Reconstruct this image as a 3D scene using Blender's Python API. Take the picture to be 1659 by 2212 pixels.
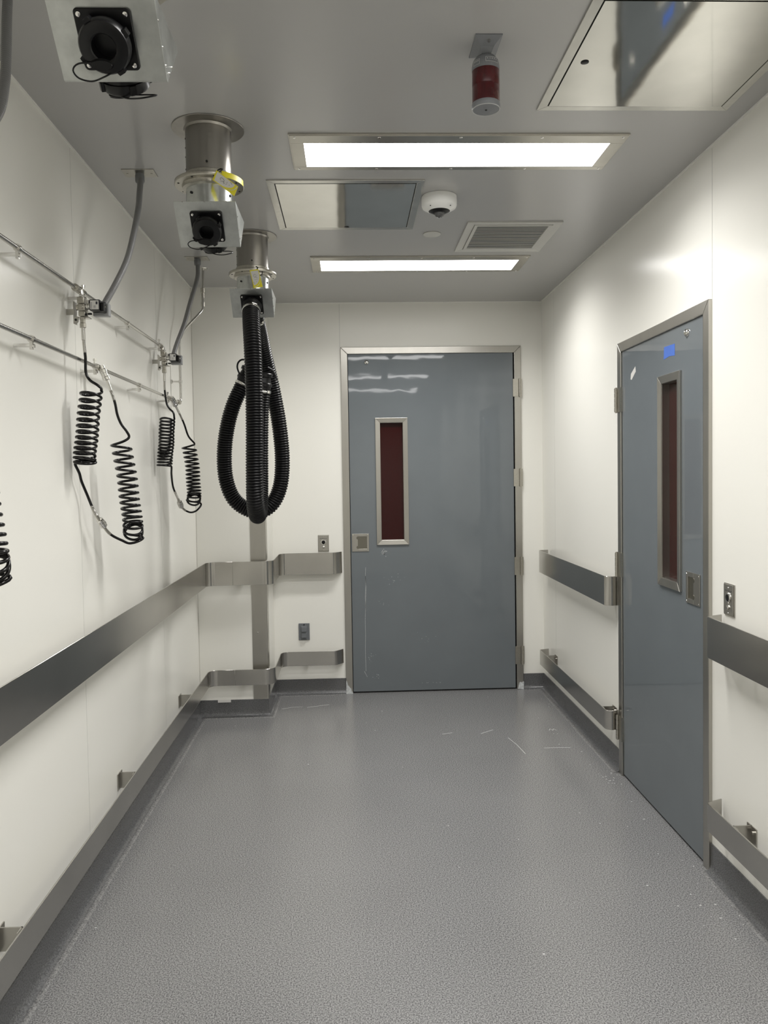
import bpy, bmesh, math, random
from mathutils import Vector, Matrix
random.seed(7)
PI = math.pi
for o in list(bpy.data.objects):
    bpy.data.objects.remove(o)
scn = bpy.context.scene
COL = scn.collection

# ------------------------------------------------------------------ camera
F_PX, YAW, PITCH, ROLL, CX, CY, CAM_H = 1696.06, 0.0373, 0.0373, -0.0159, -9.261, -16.02, 1.4811
fw = Vector((math.sin(YAW)*math.cos(PITCH), math.cos(YAW)*math.cos(PITCH), -math.sin(PITCH)))
rt0 = Vector((math.cos(YAW), -math.sin(YAW), 0))
up0 = rt0.cross(fw)
rt = rt0*math.cos(ROLL) + up0*math.sin(ROLL)
up = up0*math.cos(ROLL) - rt0*math.sin(ROLL)
cam = bpy.data.cameras.new('camera')
cam_ob = bpy.data.objects.new('camera', cam)
COL.objects.link(cam_ob)
cam_ob.matrix_world = Matrix(((rt.x, up.x, -fw.x, 0), (rt.y, up.y, -fw.y, 0), (rt.z, up.z, -fw.z, CAM_H), (0, 0, 0, 1)))
cam.sensor_fit = 'HORIZONTAL'
cam.sensor_width = 36.0
cam.lens = F_PX/1659*36.0
cam.shift_x = -CX/1659
cam.shift_y = CY/1659
cam.clip_start = 0.02
scn.camera = cam_ob

# ------------------------------------------------------------------ world, light levels, exposure
w = bpy.data.worlds.new('world')
scn.world = w
w.use_nodes = True
w.node_tree.nodes['Background'].inputs[0].default_value = (0.02, 0.02, 0.022, 1)
w.node_tree.nodes['Background'].inputs[1].default_value = 0.3
LAMP = 9.0            # emission of each light panel lens
LAMP_WATTS = 15.5     # downward light of each panel (narrowed by its prismatic diffuser)
LAMP_SPREAD = 150.0
LAMP_COL = (1.0, 0.985, 0.965)
vs = scn.view_settings
vs.view_transform = 'Standard'
vs.look = 'None'
vs.gamma = 1.0
vs.use_curve_mapping = False
vs.exposure = 0.16

# ------------------------------------------------------------------ materials
def mat(name, col, rough=0.5, metal=0.0, noise=None, bump=None, coat=0.0, spec=0.5, trans=0.0, aniso=0.0, ior=1.45, rnoise=None):
    """noise=(scale, amount, stretch) varies the colour, bump=(scale, strength, stretch), rnoise=(scale, amount)"""
    m = bpy.data.materials.new(name)
    m.use_nodes = True
    nt = m.node_tree
    b = nt.nodes['Principled BSDF']
    b.inputs['Base Color'].default_value = (*col, 1)
    b.inputs['Roughness'].default_value = rough
    b.inputs['Metallic'].default_value = metal
    b.inputs['Specular IOR Level'].default_value = spec
    b.inputs['IOR'].default_value = ior
    b.inputs['Coat Weight'].default_value = coat
    b.inputs['Coat Roughness'].default_value = 0.05
    b.inputs['Transmission Weight'].default_value = trans
    b.inputs['Anisotropic'].default_value = aniso
    tc = nt.nodes.new('ShaderNodeTexCoord')
    def nz(scale, stretch=(1, 1, 1), detail=3):
        mp = nt.nodes.new('ShaderNodeMapping')
        mp.inputs['Scale'].default_value = stretch
        n = nt.nodes.new('ShaderNodeTexNoise')
        n.inputs['Scale'].default_value = scale
        n.inputs['Detail'].default_value = detail
        nt.links.new(tc.outputs['Object'], mp.inputs[0])
        nt.links.new(mp.outputs[0], n.inputs['Vector'])
        return n
    if noise:
        n = nz(noise[0], noise[2] if len(noise) > 2 else (1, 1, 1))
        mr = nt.nodes.new('ShaderNodeMapRange')
        mr.inputs[1].default_value = 0.3
        mr.inputs[2].default_value = 0.7
        mr.inputs[3].default_value = 1-noise[1]
        mr.inputs[4].default_value = 1+noise[1]
        mx = nt.nodes.new('ShaderNodeVectorMath')
        mx.operation = 'SCALE'
        mx.inputs[0].default_value = col
        nt.links.new(n.outputs['Fac'], mr.inputs[0])
        nt.links.new(mr.outputs[0], mx.inputs['Scale'])
        nt.links.new(mx.outputs[0], b.inputs['Base Color'])
    if rnoise:
        n = nz(rnoise[0], rnoise[2] if len(rnoise) > 2 else (1, 1, 1))
        mr = nt.nodes.new('ShaderNodeMapRange')
        mr.inputs[3].default_value = max(0.0, rough-rnoise[1])
        mr.inputs[4].default_value = rough+rnoise[1]
        nt.links.new(n.outputs['Fac'], mr.inputs[0])
        nt.links.new(mr.outputs[0], b.inputs['Roughness'])
    if bump:
        n = nz(bump[0], bump[2] if len(bump) > 2 else (1, 1, 1), 2)
        bp = nt.nodes.new('ShaderNodeBump')
        bp.inputs['Strength'].default_value = bump[1]
        bp.inputs['Distance'].default_value = 0.01
        nt.links.new(n.outputs['Fac'], bp.inputs['Height'])
        nt.links.new(bp.outputs[0], b.inputs['Normal'])
    return m

M = {}
M['wall'] = mat('white_panel', (0.82, 0.81, 0.755), 0.22, bump=(2.2, 0.035), spec=0.26)
M['ceil'] = mat('ceiling_panel', (0.45, 0.445, 0.435), 0.22, bump=(2.0, 0.03), spec=0.6)
M['seam'] = mat('panel_joint', (0.60, 0.595, 0.56), 0.5)
M['trimw'] = mat('white_sealant', (0.85, 0.84, 0.80), 0.4)
M['steel'] = mat('brushed_steel', (0.46, 0.445, 0.41), 0.30, 1.0, noise=(14, 0.04, (1, 1, 0.15)))
M['steelv'] = mat('brushed_steel_rail', (0.52, 0.505, 0.475), 0.20, 1.0, noise=(4, 0.06))
M['steelf'] = mat('steel_fixture_trim', (0.52, 0.50, 0.45), 0.30, 1.0, noise=(5, 0.10))
M['chrome'] = mat('polished_steel', (0.68, 0.67, 0.64), 0.12, 1.0)
M['nickel'] = mat('nickel_plated', (0.48, 0.46, 0.41), 0.28, 1.0, noise=(200, 0.08))
M['galv'] = mat('galvanised_steel', (0.49, 0.505, 0.485), 0.34, 1.0, noise=(35, 0.10, (1, 1, 1)), rnoise=(18, 0.08))
M['duct'] = mat('duct_steel', (0.34, 0.325, 0.30), 0.30, 1.0, noise=(30, 0.05, (1, 1, 0.2)))
M['panelm'] = mat('access_panel_steel', (0.60, 0.59, 0.55), 0.07, 1.0, noise=(9, 0.04), bump=(6, 0.04))
M['panelf'] = mat('access_frame_steel', (0.60, 0.59, 0.55), 0.25, 1.0, noise=(30, 0.06))
M['door'] = mat('grey_door_gloss', (0.146, 0.163, 0.174), 0.030, noise=(3, 0.04), bump=(4.0, 0.05, (1, 1, 1.6)), spec=0.5)
M['gap'] = mat('dark_gap', (0.012, 0.012, 0.012), 0.6)
M['redglass'] = mat('dark_red_glass', (0.034, 0.0008, 0.0012), 0.02, spec=0.3, trans=0.25)
M['hose'] = mat('black_corrugated', (0.003, 0.003, 0.0035), 0.34, spec=0.35)
M['coil'] = mat('black_nylon', (0.004, 0.0035, 0.0035), 0.20, spec=0.4)
M['blk'] = mat('black_plastic', (0.004, 0.004, 0.0045), 0.32, spec=0.35)
M['conduit'] = mat('grey_conduit', (0.20, 0.20, 0.20), 0.33)
M['greyp'] = mat('grey_plastic', (0.32, 0.325, 0.33), 0.4)
M['outlet'] = mat('grey_outlet_cover', (0.15, 0.16, 0.17), 0.4)
M['beacon'] = mat('beacon_housing', (0.20, 0.207, 0.22), 0.42, bump=(200, 0.06))
M['beaconlt'] = mat('beacon_mark_white', (0.45, 0.45, 0.45), 0.5)
M['redlens'] = mat('red_lens', (0.060, 0.002, 0.004), 0.22, noise=(60, 0.25, (1, 1, 0.3)), coat=0.3)
M['camw'] = mat('camera_white', (0.78, 0.78, 0.76), 0.35)
M['glass'] = mat('clear_dome', (0.9, 0.9, 0.9), 0.02, trans=0.9, ior=1.3)
M['ventp'] = mat('vent_painted', (0.60, 0.595, 0.56), 0.4)
M['white'] = mat('white_label', (0.66, 0.65, 0.62), 0.5)
M['paint'] = mat('white_chips', (0.55, 0.57, 0.57), 0.7, noise=(80, 0.2))
M['yellow'] = mat('yellow_card', (0.78, 0.70, 0.035), 0.4)
M['ink'] = mat('ink', (0.05, 0.05, 0.06), 0.6)
M['blue'] = mat('blue_tape', (0.055, 0.14, 0.50), 0.55, noise=(40, 0.06))
M['redband'] = mat('dark_red_band', (0.10, 0.02, 0.025), 0.4)
M['scuff'] = mat('pale_scuff', (0.36, 0.37, 0.37), 0.6, noise=(150, 0.3))

# floor vinyl: fine speckle
def floor_mat(name, base, dark):
    m = bpy.data.materials.new(name)
    m.use_nodes = True
    nt = m.node_tree
    b = nt.nodes['Principled BSDF']
    tc = nt.nodes.new('ShaderNodeTexCoord')
    n1 = nt.nodes.new('ShaderNodeTexNoise')
    n1.inputs['Scale'].default_value = 230
    n1.inputs['Detail'].default_value = 3
    r1 = nt.nodes.new('ShaderNodeValToRGB')
    r1.color_ramp.elements[0].position = 0.36
    r1.color_ramp.elements[0].color = (*dark, 1)
    r1.color_ramp.elements[1].position = 0.62
    r1.color_ramp.elements[1].color = (*base, 1)
    n2 = nt.nodes.new('ShaderNodeTexNoise')
    n2.inputs['Scale'].default_value = 1.6
    n2.inputs['Detail'].default_value = 4
    mr = nt.nodes.new('ShaderNodeMapRange')
    mr.inputs[3].default_value = 0.90
    mr.inputs[4].default_value = 1.10
    sc = nt.nodes.new('ShaderNodeVectorMath')
    sc.operation = 'SCALE'
    nt.links.new(tc.outputs['Object'], n1.inputs['Vector'])
    nt.links.new(tc.outputs['Object'], n2.inputs['Vector'])
    nt.links.new(n1.outputs['Fac'], r1.inputs[0])
    nt.links.new(n2.outputs['Fac'], mr.inputs[0])
    nt.links.new(r1.outputs[0], sc.inputs[0])
    nt.links.new(mr.outputs[0], sc.inputs['Scale'])
    nt.links.new(sc.outputs[0], b.inputs['Base Color'])
    mr2 = nt.nodes.new('ShaderNodeMapRange')
    mr2.inputs[3].default_value = 0.17
    mr2.inputs[4].default_value = 0.30
    nt.links.new(n2.outputs['Fac'], mr2.inputs[0])
    nt.links.new(mr2.outputs[0], b.inputs['Roughness'])
    bp = nt.nodes.new('ShaderNodeBump')
    bp.inputs['Strength'].default_value = 0.03
    bp.inputs['Distance'].default_value = 0.004
    nt.links.new(n1.outputs['Fac'], bp.inputs['Height'])
    nt.links.new(bp.outputs[0], b.inputs['Normal'])
    return m
M['floor'] = floor_mat('speckled_vinyl', (0.29, 0.289, 0.288), (0.085, 0.085, 0.087))
M['floorscuff'] = mat('floor_scuff', (0.50, 0.50, 0.49), 0.6)
M['cove'] = floor_mat('cove_vinyl', (0.135, 0.136, 0.138), (0.065, 0.065, 0.068))

def emit(name, col, s):
    m = bpy.data.materials.new(name)
    m.use_nodes = True
    nt = m.node_tree
    nt.nodes.clear()
    e = nt.nodes.new('ShaderNodeEmission')
    e.inputs[0].default_value = (*col, 1)
    e.inputs[1].default_value = s
    out = nt.nodes.new('ShaderNodeOutputMaterial')
    nt.links.new(e.outputs[0], out.inputs[0])
    return m
M['lamp'] = emit('lit_diffuser', LAMP_COL, LAMP)

# ------------------------------------------------------------------ object helpers
ROOT = {}
def props(o, label=None, cat=None, group=None, kind=None):
    if label: o['label'] = label
    if cat: o['category'] = cat
    if group: o['group'] = group
    if kind: o['kind'] = kind
    return o
def thing(name, loc, label=None, cat=None, group=None, kind=None):
    o = bpy.data.objects.new(name, None)
    o.empty_display_size = 0.05
    COL.objects.link(o)
    o.location = loc
    ROOT[o] = Vector(loc)
    return props(o, label, cat, group, kind)
def dup(root, off, label, group=None):
    r = root.copy(); COL.objects.link(r)
    r.location = Vector(root.location)+Vector(off)
    r['label'] = label
    if group: r['group'] = group
    for ch in [c for c in bpy.data.objects if c.parent == root]:
        c = ch.copy(); COL.objects.link(c); c.parent = r
        for g in [k for k in bpy.data.objects if k.parent == ch]:
            d = g.copy(); COL.objects.link(d); d.parent = c
    return r

class MB:
    """collects geometry in world coordinates, then links it as ONE mesh"""
    def __init__(s): s.v = []; s.f = []; s.m = []
    def face(s, pts, mi=0):
        n = len(s.v); s.v += [Vector(p) for p in pts]
        s.f.append(list(range(n, n+len(pts)))); s.m.append(mi)
    def box(s, x0, x1, y0, y1, z0, z1, mi=0):
        n = len(s.v)
        s.v += [Vector((x, y, z)) for x in (x0, x1) for y in (y0, y1) for z in (z0, z1)]
        for q in ((0, 1, 3, 2), (4, 6, 7, 5), (0, 4, 5, 1), (2, 3, 7, 6), (0, 2, 6, 4), (1, 5, 7, 3)):
            s.f.append([n+i for i in q]); s.m.append(mi)
        return s
    def rings(s, rings, closed=True, caps=True, mi=0):
        n = len(s.v); k = len(rings[0])
        for r in rings: s.v += [Vector(p) for p in r]
        for i in range(len(rings)-1):
            for j in range(k if closed else k-1):
                a = n+i*k+j; b = n+i*k+(j+1) % k
                s.f.append([a, b, b+k, a+k]); s.m.append(mi)
        if caps:
            s.f.append([n+j for j in range(k)][::-1]); s.m.append(mi)
            s.f.append([n+(len(rings)-1)*k+j for j in range(k)]); s.m.append(mi)
        return s
    def lathe(s, prof, c, axis=(0, 0, 1), n=24, mi=0, caps=True):
        """prof: list of (radius, height along axis)"""
        a = Vector(axis).normalized()
        u = a.orthogonal().normalized() if abs(a.z) < 0.999 else Vector((1, 0, 0))
        v = a.cross(u)
        c = Vector(c)
        s.rings([[c+a*h+(u*math.cos(2*PI*i/n)+v*math.sin(2*PI*i/n))*max(r, 1e-5) for i in range(n)] for r, h in prof], True, caps, mi)
        return s
    def cyl(s, p0, p1, r0, r1=None, n=16, mi=0):
        p0 = Vector(p0); p1 = Vector(p1); r1 = r0 if r1 is None else r1
        return s.lathe([(r0, 0), (r1, (p1-p0).length)], p0, p1-p0, n, mi)
    def tube(s, pts, r, n=10, mi=0, caps=True):
        pts = [Vector(p) for p in pts]
        rr = r if callable(r) else (lambda i, d: r)
        T = []
        for i in range(len(pts)):
            a = pts[max(i-1, 0)]; b = pts[min(i+1, len(pts)-1)]
            T.append((b-a).normalized())
        u = T[0].orthogonal().normalized()
        R = []; d = 0
        for i, p in enumerate(pts):
            if i:
                d += (p-pts[i-1]).length
                u = (u-T[i]*u.dot(T[i])).normalized()
            v = T[i].cross(u)
            q = rr(i, d)
            R.append([p+(u*math.cos(2*PI*k/n)+v*math.sin(2*PI*k/n))*q for k in range(n)])
        return s.rings(R, True, caps, mi)
    def build(s, name, m, parent=None, smooth=35, bevel=0, loc=None, seg=2, label=None, cat=None, group=None, kind=None):
        if parent is None:
            if loc is None:
                xs = [p.x for p in s.v]; ys = [p.y for p in s.v]; zs = [p.z for p in s.v]
                loc = ((min(xs)+max(xs))/2, (min(ys)+max(ys))/2, min(zs))
            base = Vector(loc)
        else:
            base = ROOT[parent]
        me = bpy.data.meshes.new(name)
        me.from_pydata([tuple(p-base) for p in s.v], [], s.f)
        for x in (m if isinstance(m, (list, tuple)) else [m]):
            me.materials.append(M[x])
        for p, mi in zip(me.polygons, s.m): p.material_index = mi
        bm = bmesh.new(); bm.from_mesh(me)
        bmesh.ops.recalc_face_normals(bm, faces=bm.faces)
        bm.to_mesh(me); bm.free()
        if smooth:
            for p in me.polygons: p.use_smooth = True
            me.set_sharp_from_angle(angle=math.radians(smooth))
        o = bpy.data.objects.new(name, me)
        COL.objects.link(o)
        ROOT[o] = base
        if parent is None: o.location = base
        else: o.parent = parent
        if bevel:
            b = o.modifiers.new('bevel', 'BEVEL'); b.width = bevel; b.segments = seg
            b.limit_method = 'ANGLE'; b.angle_limit = math.radians(40)
        return props(o, label, cat, group, kind)

def build_each(mb, name, m, parent, **kw):
    """every connected piece becomes a part of its own"""
    par = list(range(len(mb.v)))
    def find(a):
        while par[a] != a:
            par[a] = par[par[a]]; a = par[a]
        return a
    for f in mb.f:
        for i in f[1:]: par[find(i)] = find(f[0])
    groups = {}
    for f, mi in zip(mb.f, mb.m): groups.setdefault(find(f[0]), []).append((f, mi))
    for g in groups.values():
        k = MB(); idx = {}
        for f, mi in g:
            for i in f:
                if i not in idx: idx[i] = len(k.v); k.v.append(mb.v[i])
            k.f.append([idx[i] for i in f]); k.m.append(mi)
        k.build(name, m, parent, **kw)

def spline(pts, step=0.01):
    """dense Catmull-Rom through pts"""
    P = [Vector(p) for p in pts]
    P = [P[0]*2-P[1]]+P+[P[-1]*2-P[-2]]
    out = []
    for i in range(1, len(P)-2):
        n = max(2, int((P[i+1]-P[i]).length/step))
        for k in range(n):
            t = k/n
            a, b, c, d = P[i-1], P[i], P[i+1], P[i+2]
            out.append(0.5*((2*b)+(c-a)*t+(2*a-5*b+4*c-d)*t*t+(3*b-a-3*c+d)*t**3))
    out.append(P[-2])
    return out
def fillet(pts, step=6):
    """pts: (x, y, r) polyline with rounded corners, returns xy list"""
    out = []
    for i, (x, y, r) in enumerate(pts):
        p = Vector((x, y))
        if r == 0 or i in (0, len(pts)-1): out.append(p); continue
        a = Vector(pts[i-1][:2])-p; b = Vector(pts[i+1][:2])-p
        a.normalize(); b.normalize()
        ang = a.angle(b)
        d = r/math.tan(ang/2)
        c = p+(a+b).normalized()*(r/math.sin(ang/2))
        s0 = p+a*d-c; s1 = p+b*d-c
        t0 = math.atan2(s0.y, s0.x); t1 = math.atan2(s1.y, s1.x)
        dt = (t1-t0+PI) % (2*PI)-PI
        for k in range(step+1):
            t = t0+dt*k/step
            out.append(c+Vector((math.cos(t), math.sin(t)))*r)
    return out
def strip(mb, path, th, z0, z1, mi=0):
    """flat bar of thickness th following an xy path (path on its room face, thickness to the left side)"""
    n = len(path); offs = []
    for i, p in enumerate(path):
        a = path[max(i-1, 0)]; b = path[min(i+1, n-1)]
        t = (b-a).normalized()
        offs.append(p+Vector((-t.y, t.x))*th)
    rings = [[(p.x, p.y, z0), (p.x, p.y, z1), (q.x, q.y, z1), (q.x, q.y, z0)] for p, q in zip(path, offs)]
    mb.rings(rings)

# ------------------------------------------------------------------ room shell
XL, XR, YB, YN, ZC = -0.950, 1.312, 5.307, -1.30, 2.64   # left wall, right wall, back wall, wall behind the camera, ceiling
YC, XC = 4.854, -0.530                                   # face and corner of the boxed-out column in the back left corner
m = MB(); m.box(XL-0.12, XR+0.12, YN-0.12, YB+0.12, -0.08, 0)
def floor_mark(pts, wd):
    for (x, y), (x2, y2) in zip(pts, pts[1:]):
        v = Vector((x2-x, y2-y)); q = Vector((-v.y, v.x)).normalized()*wd/2
        m.face([(x+q.x, y+q.y, .0005), (x-q.x, y-q.y, .0005), (x2-q.x, y2-q.y, .0005), (x2+q.x, y2+q.y, .0005)], 1)
floor_mark([(0.86, 4.32), (0.885, 4.20), (0.90, 4.06)], 0.003)
floor_mark([(1.02, 4.14), (1.10, 4.14), (1.16, 4.135)], 0.0045)
floor_mark([(1.118, 4.42), (1.130, 4.45), (1.140, 4.42), (1.150, 4.45), (1.162, 4.42)], 0.003)
floor_mark([(0.72, 4.40), (0.80, 4.46)], 0.004)
floor_mark([(0.56, 4.43), (0.50, 4.41)], 0.004)
floor_mark([(-0.30, 5.00), (-0.16, 5.05)], 0.006); floor_mark([(-0.46, 4.98), (-0.40, 5.01), (-0.33, 5.015)], 0.005)
rnd = random.Random(5)
for k in range(70):
    x, y = rnd.choice([(1.24+rnd.gauss(0, .03), 3.70+rnd.gauss(0, .05)), (1.20+rnd.gauss(0, .05), rnd.uniform(2.4, 5.1)), (rnd.uniform(-.9, 1.2), rnd.uniform(2.2, 5.2)), (1.20+rnd.gauss(0, .05), 2.55+rnd.gauss(0, .12))])
    r = rnd.uniform(.0015, .0035)
    m.face([(x+r*math.cos(t)*1.4, y+r*math.sin(t), .0005) for t in (0.1, 1.3, 2.4, 3.8, 5.2)], 1)
m.build('floor', ['floor', 'floorscuff'], kind='structure', smooth=0, label='grey speckled vinyl floor of the corridor', cat='floor', loc=(0, 0, 0))
m = MB(); m.box(XL-0.12, XR+0.12, YN-0.12, YB+0.12, ZC, ZC+0.08)
m.build('ceiling', 'ceil', kind='structure', smooth=0, label='grey panelled ceiling with recessed light panels', cat='ceiling', loc=(0, 0, ZC))
m = MB(); m.box(XL-0.10, XL, YN, YB+0.10, 0, ZC)
for y in (0.46, 1.63, 2.80, 3.97):
    m.box(XL, XL+0.0006, y-0.0009, y+0.0009, 0.1, ZC-0.01, 1)
m.build('wall_left', ['wall', 'seam'], kind='structure', smooth=0, label='glossy white panel wall behind the air hoses', cat='wall', loc=(XL, 2, 0))
# right wall with its door opening
D2A, D2B, D2Z = 2.800, 3.768, 2.096     # outer edges of the right door frame
m = MB()
m.box(XR, XR+0.10, YN, D2A+0.01, 0, ZC); m.box(XR, XR+0.10, D2B-0.01, YB+0.10, 0, ZC); m.box(XR, XR+0.10, D2A+0.01, D2B-0.01, D2Z-0.01, ZC)
m.box(XR-0.0006, XR, D2A-0.0015, D2A+0.0015, D2Z, ZC-0.01, 1)
m.box(XR-0.0006, XR, 4.985, 4.988, 0.1, ZC-0.01, 1)
m.box(XR-0.0006, XR, 1.60, 1.603, 0.1, ZC-0.01, 1)
m.build('wall_right', ['wall', 'seam'], kind='structure', smooth=0, label='glossy white panel wall around the narrow grey door', cat='wall', loc=(XR, 2, 0))
D1A, D1B, D1Z = -0.050, 1.166, 2.341    # outer edges of the back door frame
m = MB()
m.box(XL, D1A+0.01, YB, YB+0.10, 0, ZC); m.box(D1B-0.01, XR, YB, YB+0.10, 0, ZC); m.box(D1A+0.01, D1B-0.01, YB, YB+0.10, D1Z-0.01, ZC)
m.box(D1A-0.0045, D1A-0.0015, YB-0.0006, YB, D1Z, ZC-0.01, 1)
m.build('wall_back', ['wall', 'seam'], kind='structure', smooth=0, label='white panel wall around the wide grey door', cat='wall', loc=(0, YB, 0))
m = MB(); m.box(XL, XC, YC, YB, 0, ZC)
m.build('wall_column', 'wall', kind='structure', smooth=0, label='boxed-out white column in the back left corner', cat='wall', bevel=0.004)
m = MB(); m.box(XL, XR, YN-0.10, YN, 0, ZC)
m.build('wall_front', 'wall', kind='structure', smooth=0, label='white panel wall behind the camera', cat='wall')

# sealant line where walls meet the ceiling
def trim(n, x0, x1, y0, y1):
    MB().box(x0, x1, y0, y1, ZC-0.006, ZC).build('trim_%d' % n, 'trimw', kind='structure', smooth=0, label='thin white sealant line under the ceiling', cat='trim')
trim(1, XL, XL+0.006, YN, YC)
trim(2, XR-0.006, XR, YN, YB-0.006)
trim(3, XC+0.006, XR, YB-0.006, YB)
trim(4, XL, XC, YC-0.006, YC)
trim(5, XC, XC+0.006, YC-0.006, YB)

# cove baseboards: swept profile, height 0.105, small radius into the floor
def cove(name, path, label, rev=False):
    """path of xy points along the wall, room on the right-hand side of travel"""
    prof = [(0.0, 0.105), (0.004, 0.104), (0.005, 0.03), (0.008, 0.018), (0.015, 0.008), (0.030, 0.0012), (0.0405, 0.0008), (0.0405, 0.0), (0.0, 0.0)]
    P = [Vector(p) for p in path]
    rings = []
    for i, p in enumerate(P):
        ns = []
        for a, b in ((i-1, i), (i, i+1)):
            if 0 <= a and b < len(P):
                t = (P[b]-P[a]).normalized(); ns.append(Vector((t.y, -t.x)))
        nrm = ns[0] if len(ns) == 1 else (ns[0]+ns[1])/(1+ns[0].dot(ns[1]))
        rings.append([(p.x+nrm.x*d, p.y+nrm.y*d, z) for d, z in prof])
    mb = MB()
    mb.rings(rings)
    # worn pale weld bead along the foot of the cove
    rings = []
    for i, p in enumerate(P):
        ns = []
        for a, b in ((i-1, i), (i, i+1)):
            if 0 <= a and b < len(P):
                t = (P[b]-P[a]).normalized(); ns.append(Vector((t.y, -t.x)))
        nrm = ns[0] if len(ns) == 1 else (ns[0]+ns[1])/(1+ns[0].dot(ns[1]))
        rings.append([(p.x+nrm.x*d, p.y+nrm.y*d, z) for d, z in ((0.027, 0.0019), (0.029, 0.0024), (0.042, 0.0016), (0.044, 0.0))])
    mb.rings(rings, mi=1)
    mb.build(name, ['cove', 'scuffline'], kind='structure', label=label, cat='baseboard', smooth=50)
M['scuffline'] = floor_mat('worn_cove_seam', (0.27, 0.268, 0.265), (0.10, 0.10, 0.10))
cove('baseboard_left', [(XL, YN), (XL, YC)], 'dark grey coved vinyl base along the left wall')
cove('baseboard_column', [(XL, YC), (XC, YC), (XC, YB)], 'dark grey coved vinyl base around the corner column')
cove('baseboard_back', [(XC, YB), (D1A, YB)], 'dark grey coved vinyl base left of the wide door')
cove('baseboard_corner', [(D1B, YB), (XR, YB), (XR, D2B)], 'dark grey coved vinyl base in the far right corner')
cove('baseboard_right', [(XR, D2A), (XR, YN)], 'dark grey coved vinyl base right of the narrow door')
# loose strips of white paper left on top of the cove
MB().box(-0.84, -0.76, YC-0.012, YC-0.010, 0.092, 0.108).build('paper_strip', 'white', label='small torn white strip on the base of the corner column', cat='paper', smooth=0)

# ------------------------------------------------------------------ doors
def plate_hole(mb, P, a0, a1, b0, b1, ha0, ha1, hb0, hb1, d0, d1, mi=0):
    """slab with a rectangular hole; P maps (a, b, d) to world"""
    for (x0, x1, y0, y1) in ((a0, ha0, b0, b1), (ha1, a1, b0, b1), (ha0, ha1, b0, hb0), (ha0, ha1, hb1, b1)):
        if x1-x0 < 1e-5 or y1-y0 < 1e-5: continue
        n = len(mb.v)
        mb.v += [Vector(P(a, b, d)) for a in (x0, x1) for b in (y0, y1) for d in (d0, d1)]
        for q in ((0, 1, 3, 2), (4, 6, 7, 5), (0, 4, 5, 1), (2, 3, 7, 6), (0, 2, 6, 4), (1, 5, 7, 3)):
            mb.f.append([n+i for i in q]); mb.m.append(mi)
def mitre_frame(mb, P, a0, a1, b0, b1, w, d0, d1, bot=True, mi=0, slope=0.0):
    """mitred flat frame; slope lowers the inner edge"""
    o = [(a0, b0), (a1, b0), (a1, b1), (a0, b1)]
    i = [(a0+w, b0+(w if bot else 0)), (a1-w, b0+(w if bot else 0)), (a1-w, b1-w), (a0+w, b1-w)]
    segs = [(1, 2), (2, 3), (3, 0)]+([(0, 1)] if bot else [])
    for p, q in segs:
        n = len(mb.v)
        for (k, dd) in (((o[p]), d1), ((o[q]), d1), ((i[q]), d1-slope), ((i[p]), d1-slope)):
            mb.v.append(Vector(P(k[0], k[1], dd)))
        for k in (o[p], o[q], i[q], i[p]):
            mb.v.append(Vector(P(k[0], k[1], d0)))
        for f in ((0, 1, 2, 3), (7, 6, 5, 4), (0, 4, 5, 1), (1, 5, 6, 2), (2, 6, 7, 3), (3, 7, 4, 0)):
            mb.f.append([n+x for x in f]); mb.m.append(mi)
def pbox(mb, P, a0, a1, b0, b1, d0, d1, mi=0):
    plate_hole(mb, P, a0, a1, b0, b1, a1, a1, b0, b1, d0, d1, mi)

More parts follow.
